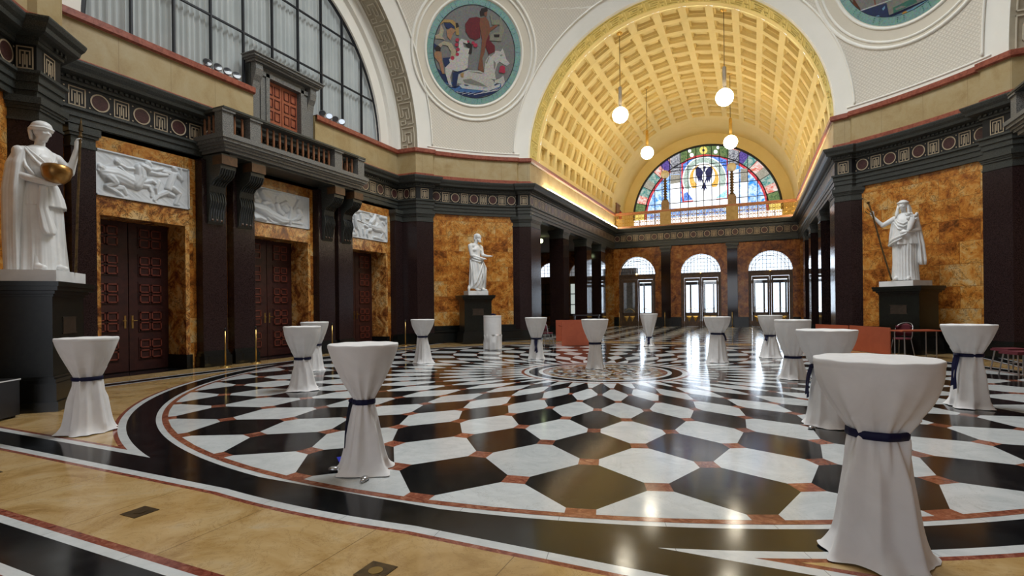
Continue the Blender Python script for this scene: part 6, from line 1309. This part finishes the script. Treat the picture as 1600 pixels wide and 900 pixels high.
# ------------------------------------------------------------------ cocktail tables in tied white cloths
def cocktail(x, y, rt_, zw, rw, rh, seed, label, tail=None, straight=False, bulge=.5, group=None):
    t = thing('cocktail_table', label, 'table', (x, y, 0), 0, group); rg = random.Random(seed)
    N = 128; H = 1.125; vs = []; fs = []
    ks = [(rg.randint(7, 9), rg.uniform(0, 6.28)), (rg.randint(11, 14), rg.uniform(0, 6.28)), (rg.randint(3, 5), rg.uniform(0, 6.28))]
    kb = [(rg.randint(4, 5), rg.uniform(0, 6.28)), (rg.randint(7, 10), rg.uniform(0, 6.28)), (2, rg.uniform(0, 6.28))]
    rows = [(0, H+.004, 0), (rt_*.5, H+.004, 0), (rt_*.97, H+.003, 0), (rt_*.994, H+.001, 0), (rt_, H-.005, 0), (rt_*1.002, H-.026, 0), (rt_*.992, H-.032, .02)]
    L1, L2 = 34, 34
    for k in range(1, L1+1):
        s = 1-k/L1; z = zw+(H-.034-zw)*s
        if straight: r = rt_*.99; a = .12*(1-s)
        else: r = rw+(rt_*.99-rw)*((1-bulge)*s+bulge*sin(pi/2*s)**1.12); a = min(1, (1-s)*1.9)
        rows.append((r, z, a))
    for k in range(1, L2+1):
        s = k/L2; z = max(zw*(1-s), .006)
        if straight: r = rt_*.99; a = .25+.6*s
        else: r = rw+(rh-rw)*(.70*s**.75+.30*s**9); a = 1+1.1*s
        rows.append((r, z, -a))
    for ri, (r, z, a) in enumerate(rows):
        for k in range(N):
            th = 2*pi*k/N
            if a >= 0:
                f = sum((1-abs(sin((n*th+p)/2))*1.6)*w for (n, p), w in zip(ks, (.55, .35, .5)))
                rr = r+a*.021*f*(1 if not straight else .6)
                rr *= 1+(.055*a*f*(r < rt_*.6))
            else:
                a2 = -a; g = sum((1-abs(sin((n*th+p)/2))*1.7)*w for (n, p), w in zip(kb, (.6, .5, .5))); f = sum((1-abs(sin((n*th+p)/2))*1.6)*w for (n, p), w in zip(ks, (.55, .35, .5)))
                mixf = min(1, (zw-z)/.25) if zw > 0 else 1
                rr = r*(1+.055*(1-mixf)*f)+.022*(f*(1-mixf)+g*mixf)*(1+a2*.45)
                if z < .10 and not straight: rr += (.035*cos(4*th+seed)**3+.012*sin(7*th+seed))*(1-z/.10)
            zz = z+(.0018*sin(9*th+seed) if 0 < ri < 4 else 0)
            if z < .02: zz = z+.008*(1+sin(5*th+seed*2))*.5
            vs.append((rr*cos(th), rr*sin(th), zz))
    for i in range(len(rows)-1):
        for k in range(N): k2 = (k+1) % N; fs.append((i*N+k, (i+1)*N+k, (i+1)*N+k2, i*N+k2))
    b = MB(); b.add(vs, fs, 0); obj('tablecloth', b, M['cloth'], t, smooth=True)
    b = MB(); b.lathe([(rt_-.02, H-.03), (rt_-.02, H-.002)], 40); obj('tabletop', b, M['whitep'], t)
    b = MB(); b.lathe([(.17,0.004),(.17,.015),(.03,.04),(.025,H-.03)], 20); obj('pole_foot', b, M['chrome'], t)
    if not straight:
        vs = []; fs = []
        for (dz, e) in ((-.024, .006), (-.022, .012), (.0, .014), (.022, .012), (.024, .006)):
            for k in range(N):
                th = 2*pi*k/N; f = sum((1-abs(sin((n*th+p)/2))*1.6)*w for (n, p), w in zip(ks, (.55, .35, .5)))
                vs.append(((rw*1.03+.016*f*.35+e+.012)*cos(th), (rw*1.03+.016*f*.35+e+.012)*sin(th), zw+dz))
        for i in range(4):
            for k in range(N): k2 = (k+1) % N; fs.append((i*N+k, i*N+k2, (i+1)*N+k2, (i+1)*N+k))
        b = MB(); b.add(vs, fs, 0); rb = obj('ribbon', b, M['navy'], t, smooth=True)
        if tail is not None:
            ang, ln = tail; a = radians(ang); c_, s_ = cos(a), sin(a); b = MB()
            for j, (off, w) in enumerate(((-.018, .022), (.02, .020))):
                n = 12; v = []; r_out = rw+.045
                for q in range(n+1):
                    z = zw-.01-ln*q/n*(1 if j else .9); bul = .03*sin(q/n*pi)+.05*(q/n)**2
                    for e in (-1, 1):
                        for dp in (0, .004):
                            u = off+e*w*(1+.3*sin(q*.6+j)); rr = r_out+bul+dp; v.append((c_*rr-s_*u, s_*rr+c_*u, z+(.012*e if q == n else 0)))
                f4 = []
                for q in range(n): o_ = q*4; f4 += [(o_,o_+2,o_+6,o_+4),(o_+1,o_+5,o_+7,o_+3),(o_,o_+4,o_+5,o_+1),(o_+2,o_+3,o_+7,o_+6)]
                b.add(v, f4, 0)
            b.sphere((c_*(rw+.04), s_*(rw+.04), zw), .035, 0, 10, (1,1,.7)); obj('ribbon_tail', b, M['navy'], rb)
    return t
CT = 'cocktail tables in tied white cloths'
TB = [('A',3.60,-7.62,.315,.705,.125,.29,None,'large white cocktail table nearest the camera at the right, navy ribbon round its middle'),
 ('B',3.75,-4.04,.32,.70,.13,.27,(200,.36),'white cocktail table partly hidden behind the nearest right one'),
 ('C',3.65,.09,.315,.42,.125,.245,None,'white cocktail table with a low ribbon, beside the window glare on the right'),
 ('D',3.38,4.27,.30,.59,.11,.27,(-120,.12),'far white cocktail table just behind the one with the low ribbon'),
 ('E',2.16,2.69,.315,.71,.13,.26,(-30,.16),'white cocktail table in front of the middle entrance door in the floor glare'),
 ('F',-.31,7.28,.30,.31,.075,.20,(-85,.24),'farthest slender white cocktail table with a very low navy ribbon and short tail'),
 ('G',-.31,.42,.305,.58,.115,.20,None,'white cocktail table standing on the round centre mosaic'),
 ('H',-2.39,2.0,.30,.56,.12,.20,(-70,.36),'white cocktail table with long front ribbon tail, left of the round mosaic'),
 ('J',-4.81,.16,.305,.68,.095,.26,None,'white cocktail table in front of the dark pier left of the bearded statue'),
 ('K',-6.30,-2.05,.31,.60,.12,.24,None,'white cocktail table half hidden behind another one, in front of the left side doors'),
 ('L',-4.33,-4.30,.315,.56,.115,.30,None,'wide-hemmed white cocktail table overlapping the one behind it near the left doors'),
 ('M',-.21,-7.52,.305,.615,.072,.27,(195,.42),'narrow-waisted white cocktail table in the left foreground with exposed chrome foot'),
 ('N',-4.27,-7.65,.31,.645,.125,.27,None,'white cocktail table at the far left beside the huge dark pedestal'),
 ('O',5.64,-2.12,.305,.716,.135,.255,(210,.45),'white cocktail table at the far right with a navy ribbon tail on its left side')]
TABS = {}
for i, (k, x, y, r, zw, rw, rh, tl, lab) in enumerate(TB): TABS[k] = cocktail(x, y, r, zw, rw, rh, 31+i*7, lab, tl, bulge={'A':.95,'B':.8,'C':1,'E':.9,'G':.9,'L':.75,'J':.6,'D':.7}.get(k, .4), group=CT)
t = cocktail(-4.96, 4.47, .30, .5, .29, .30, 3, 'straight unbound white cylinder of cloth over a table, in front of the bearded statue pedestal', None, True, group=None)
b = MB(); b.tube([(-.06,.05,1.14),(-.02,-.03,1.15),(.03,.04,1.155),(.08,-.02,1.145),(.12,.03,1.14)], [.02,.026,.03,.026,.015], 8); o = obj('folded_ribbon', b, M['navy'], None, smooth=True); o.location = (-4.96, 4.47, .022); tag(o, 'crumpled navy ribbon lying on the unbound straight cloth table', 'ribbon')
# exposed table feet and blue ribbon end of the foreground table
def foot(k, x, y, rz):
    p = TABS[k]; t = bpy.data.objects.new('table_foot', None); COL.objects.link(t); t.parent = p; t.location = (x-p.location.x, y-p.location.y, 0); t.rotation_euler[2] = rz
    b = MB(); b.sphere((0,0,.024), .036, 0, 14, (1.3,.9,.62)); b.sphere((.045,0,.018), .024, 0, 10, (1,.8,.7)); obj('chrome_cap', b, M['chrome'], t, smooth=True)
    b = MB(); b.lathe([(.03,0),(.03,.008)], 12, (-.02,0,0)); obj('rubber_pad', b, M['blackp'], t)
foot('M', -.43, -7.67, .4); foot('M', .0, -7.77, -1.2); foot('B', 3.56, -4.36, 1.0); foot('H', -2.40, 1.74, .3)
b = MB(); b.box((-.10,-.022,.003),(.10,.022,.007)); o = obj('ribbon_end', b, M['blue_r'], None); o.location = (-.62,-7.38,0); o.rotation_euler = (0,0,-.7); tag(o, 'bright blue ribbon end lying on the floor beside the foreground table', 'ribbon')

# ------------------------------------------------------------------ brass barrier posts
def post(x, y, lab, h=.98):
    t = thing('barrier_post', lab, 'barrier post', (x, y, 0), 0, 'brass barrier posts')
    b = MB(); b.lathe([(.13,0),(.13,.012),(.11,.022),(.03,.035),(.02,.05)], 24); obj('round_base', b, M['brass'], t, smooth=True)
    b = MB(); b.lathe([(.018,.04),(.018,h-.05)], 12); obj('pole', b, M['brass'], t, smooth=True)
    b = MB(); b.lathe([(.024,h-.07),(.026,h-.02),(.014,h)], 12); obj('belt_head', b, M['blackp'], t, smooth=True)
for x, y, lab in ((-9.05,-2.28,'brass barrier post in front of the first pair of dark pilasters, left one'),(-9.12,-1.33,'brass barrier post in front of the first pair of dark pilasters, right one'),(-9.05,1.40,'brass barrier post between the middle and the farthest side doors'),(-8.85,4.95,'brass barrier post in front of the far left dark corner pier')): post(x, y, lab)
for x, lab in ((-5.0,'slim post left of the leftmost entrance door'),(-2.1,'slim brass post in front of the left pilaster of the end wall'),(1.85,'slim brass post in front of the right pilaster of the end wall')): post(x, 23.1, lab, 1.0)

# ------------------------------------------------------------------ orange screens, tables and chairs
def board(p0, p1, h, lab, z0=.01, grp=None):
    c = ((p0[0]+p1[0])/2, (p0[1]+p1[1])/2); L = sqrt((p0[0]-p1[0])**2+(p0[1]-p1[1])**2); a = atan2(p1[1]-p0[1], p1[0]-p0[0])
    t = thing('folding_table', lab, 'table', (c[0], c[1], 0), a, grp)
    b = MB(); b.box((-L/2+.004,-.014,z0),(L/2-.004,.014,h)); obj('table_board', b, M['orange'], t)
    b = MB(); b.tube([(-L/2+.15,.03,h-.12),(-L/2+.15,.05,.4),(-L/2+.15,.14,.012)], .012, 6); b.tube([(L/2-.15,.03,h-.12),(L/2-.15,.05,.4),(L/2-.15,.14,.012)], .012, 6); b.tube([(-L/2+.15,.14,.012),(L/2-.15,.14,.012)], .012, 6); obj('folded_legs', b, M['chrome'], t)
board((4.86, 8.72), (5.62, 7.58), .74, 'orange wooden table board standing upright, farther of the two right of the bright windows')
board((5.64, 7.52), (6.34, 5.90), .75, 'orange wooden table board standing upright, nearer of the two at the right')
board((-3.20, 6.42), (-2.20, 7.05), .86, 'orange wooden table board standing upright at the left, nearer one')
board((-4.25, 8.72), (-2.95, 9.30), .86, 'orange wooden table board standing upright at the left, farther one behind the first')
def desk(x, y, rz, L, D, lab, h=.72):
    t = thing('desk', lab, 'table', (x, y, 0), rz)
    b = MB(); b.box((-L/2,-D/2,h-.03),(L/2,D/2,h)); obj('tabletop', b, M['orange'], t)
    for s in (-1, 1):
        for q in (-1, 1): b = MB(); b.tube([(s*(L/2-.12), q*(D/2-.08), h-.03),(s*(L/2-.12), q*(D/2-.08), .0)], .014, 8); obj('leg', b, M['chrome'], t)
    for s in (-1, 1): b = MB(); b.tube([(s*(L/2-.12),-D/2+.08,.08),(s*(L/2-.12),D/2-.08,.08)], .010, 6); obj('cross_rail', b, M['chrome'], t)
desk(6.75, 5.30, .43, 1.05, .5, 'orange topped desk with grey legs beside the upright boards, right side')
desk(-2.98, 7.12, .56, 1.0, .5, 'orange topped desk with grey legs behind the upright board, left side')
def chair(x, y, rz, lab, back='round'):
    t = thing('chair', lab, 'chair', (x, y, 0), rz)
    b = MB(); b.lathe([(.05,.43),(.20,.432),(.215,.445),(.20,.475),(.001,.485)], 24); obj('seat', b, M['maroon'], t, smooth=True)
    b = MB(); n = 14; v = []; f = []
    for i in range(n+1):
        a = pi*(.08+.84*i/n)
        for (z, k) in ((.52, 1.0), (.66, 1.02), (.80, 1.0), (.86-.22*abs(i/n-.5)**1.5*2, .96)):
            v.append((.22*cos(a)*k, .17*sin(a)*k+.04, z)); v.append((.195*cos(a)*k, .145*sin(a)*k+.04, z))
    for i in range(n):
        for j in range(3):
            o_ = i*8+j*2; f += [(o_,o_+8,o_+10,o_+2),(o_+1,o_+3,o_+11,o_+9)]
        o_ = i*8; f += [(o_+6,o_+14,o_+15,o_+7),(o_,o_+1,o_+9,o_+8)]
    f += [(0,2,3,1),(2,4,5,3),(4,6,7,5),(n*8,n*8+1,n*8+3,n*8+2),(n*8+2,n*8+3,n*8+5,n*8+4),(n*8+4,n*8+5,n*8+7,n*8+6)]
    b.add(v, f, 0); obj('backrest', b, M['maroon'], t, smooth=True)
    b = MB(); b.tube([(.225*cos(pi*(.04+.92*i/20)), .175*sin(pi*(.04+.92*i/20))+.04, .52+.36*sin(pi*i/20)**.35) for i in range(21)], .012, 8); b.tube([(.2,.05,.44),(.225,.06,.55)], .012, 6); b.tube([(-.2,.05,.44),(-.225,.06,.55)], .012, 6); obj('back_frame', b, M['chrome'], t)
    for s in (-1, 1):
        for q in (-1, 1): b = MB(); b.tube([(s*.15,q*.13,.44),(s*.20,q*.19,0)], .011, 8); obj('leg', b, M['chrome'], t)
chair(6.62, 6.02, -.75, 'maroon chair behind the right desk in front of the dark statue pedestal')
chair(-3.80, 6.55, 2.3, 'maroon chair beside the left desk, behind the table with the long ribbon tail')
def stool(x, y, rz, lab):
    t = thing('stool', lab, 'chair', (x, y, 0), rz)
    b = MB(); v = [(-.24,-.2),(.24,-.2),(.24,.2),(-.24,.2)]; b.prism(v, .42, .455); b.prism(scale_poly(v, -.03), .455, .475); obj('seat', b, M['maroon'], t)
    for s in (-1, 1):
        for q in (-1, 1): b = MB(); b.tube([(s*.19,q*.15,.42),(s*.23,q*.21,0)], .013, 8); obj('leg', b, M['chrome'], t)
    b = MB(); b.tube([(-.21,-.18,.2),(.21,-.18,.2)], .009, 6); obj('stretcher', b, M['chrome'], t)
stool(7.75, 2.75, .4, 'maroon seat with grey legs at the right edge, farther one'); stool(7.62, 1.95, .4, 'maroon seat with grey legs cut by the right edge, nearer one')
# black counter and small items in the left background
t = thing('high_table', 'dark high table behind the orange boards in the entrance hall', 'table', (-3.4, 10.2, 0), .2)
b = MB(); b.box((-.55,-.3,1.0),(.55,.3,1.04)); obj('tabletop', b, M['blackp'], t)
for s in (-1, 1):
    b = MB(); b.box((s*.5-.02,-.25,0),(s*.5+.02,.25,1.0)); obj('side_panel', b, M['blackp'], t)
# reception counter with two lamps in the right aisle
t = thing('reception_counter', 'dark reception counter in the right aisle behind the piers', 'counter', (8.2, 20.5, 0))
b = MB(); b.box((-1.2,-.3,0),(1.2,.3,1.05)); obj('counter_body', b, M['entr'], t); b = MB(); b.box((-1.28,-.38,1.05),(1.28,.38,1.10)); obj('countertop', b, M['whitep'], t)
for k, x in enumerate((7.5, 8.7)):
    t = thing('desk_lamp', 'small white shaded lamp on the reception counter, %s one' % ('left' if k == 0 else 'right'), 'lamp', (x, 20.5, 1.10))
    b = MB(); b.lathe([(.09,0),(.09,.02),(.015,.03),(.012,.6)], 14); b.tube([(0,0,.6),(.12,0,.85),(.0,0,.95),(-.12,0,.93)], .01, 6); obj('lamp_stem', b, M['brass'], t)
    b = MB(); b.lathe([(.13,.78),(.09,.86),(.03,.92)], 16, (-.12,0,0)); obj('lamp_shade', b, M['globe'], t, smooth=True)
# black case at the left edge
t = thing('equipment_case', 'black equipment case with a pale top edge at the lower left edge', 'case', (-6.33,-7.84, 0), .55); t.scale = (.8,.8,1)
b = MB(); b.box((-.34,-.30,.03),(.34,.30,.50)); obj('case_body', b, M['blackp'], t)
b = MB(); b.box((-.35,-.31,.50),(.35,.31,.53)); obj('case_lid', b, M['blackm'], t)
b = MB(); b.box((-.35,-.318,.512),(.35,-.305,.526)); b.box((.345,-.31,.512),(.356,.31,.526)); obj('edge_trim', b, M['whitep'], t)
b = MB()
for s in (-1, 1):
    for q in (-1, 1): b.lathe([(.03,0),(.03,.03)], 10, (s*.28, q*.24, 0))
obj('case_feet', b, M['blackm'], t)
b = MB()
for q in range(3): b.lathe([(.014,0),(.014,.012)], 10, M=Matrix.Translation((.14+q*.045,-.30,.25)) @ Matrix.Rotation(pi/2, 4, 'X'))
obj('control_knobs', b, M['chrome'], t)
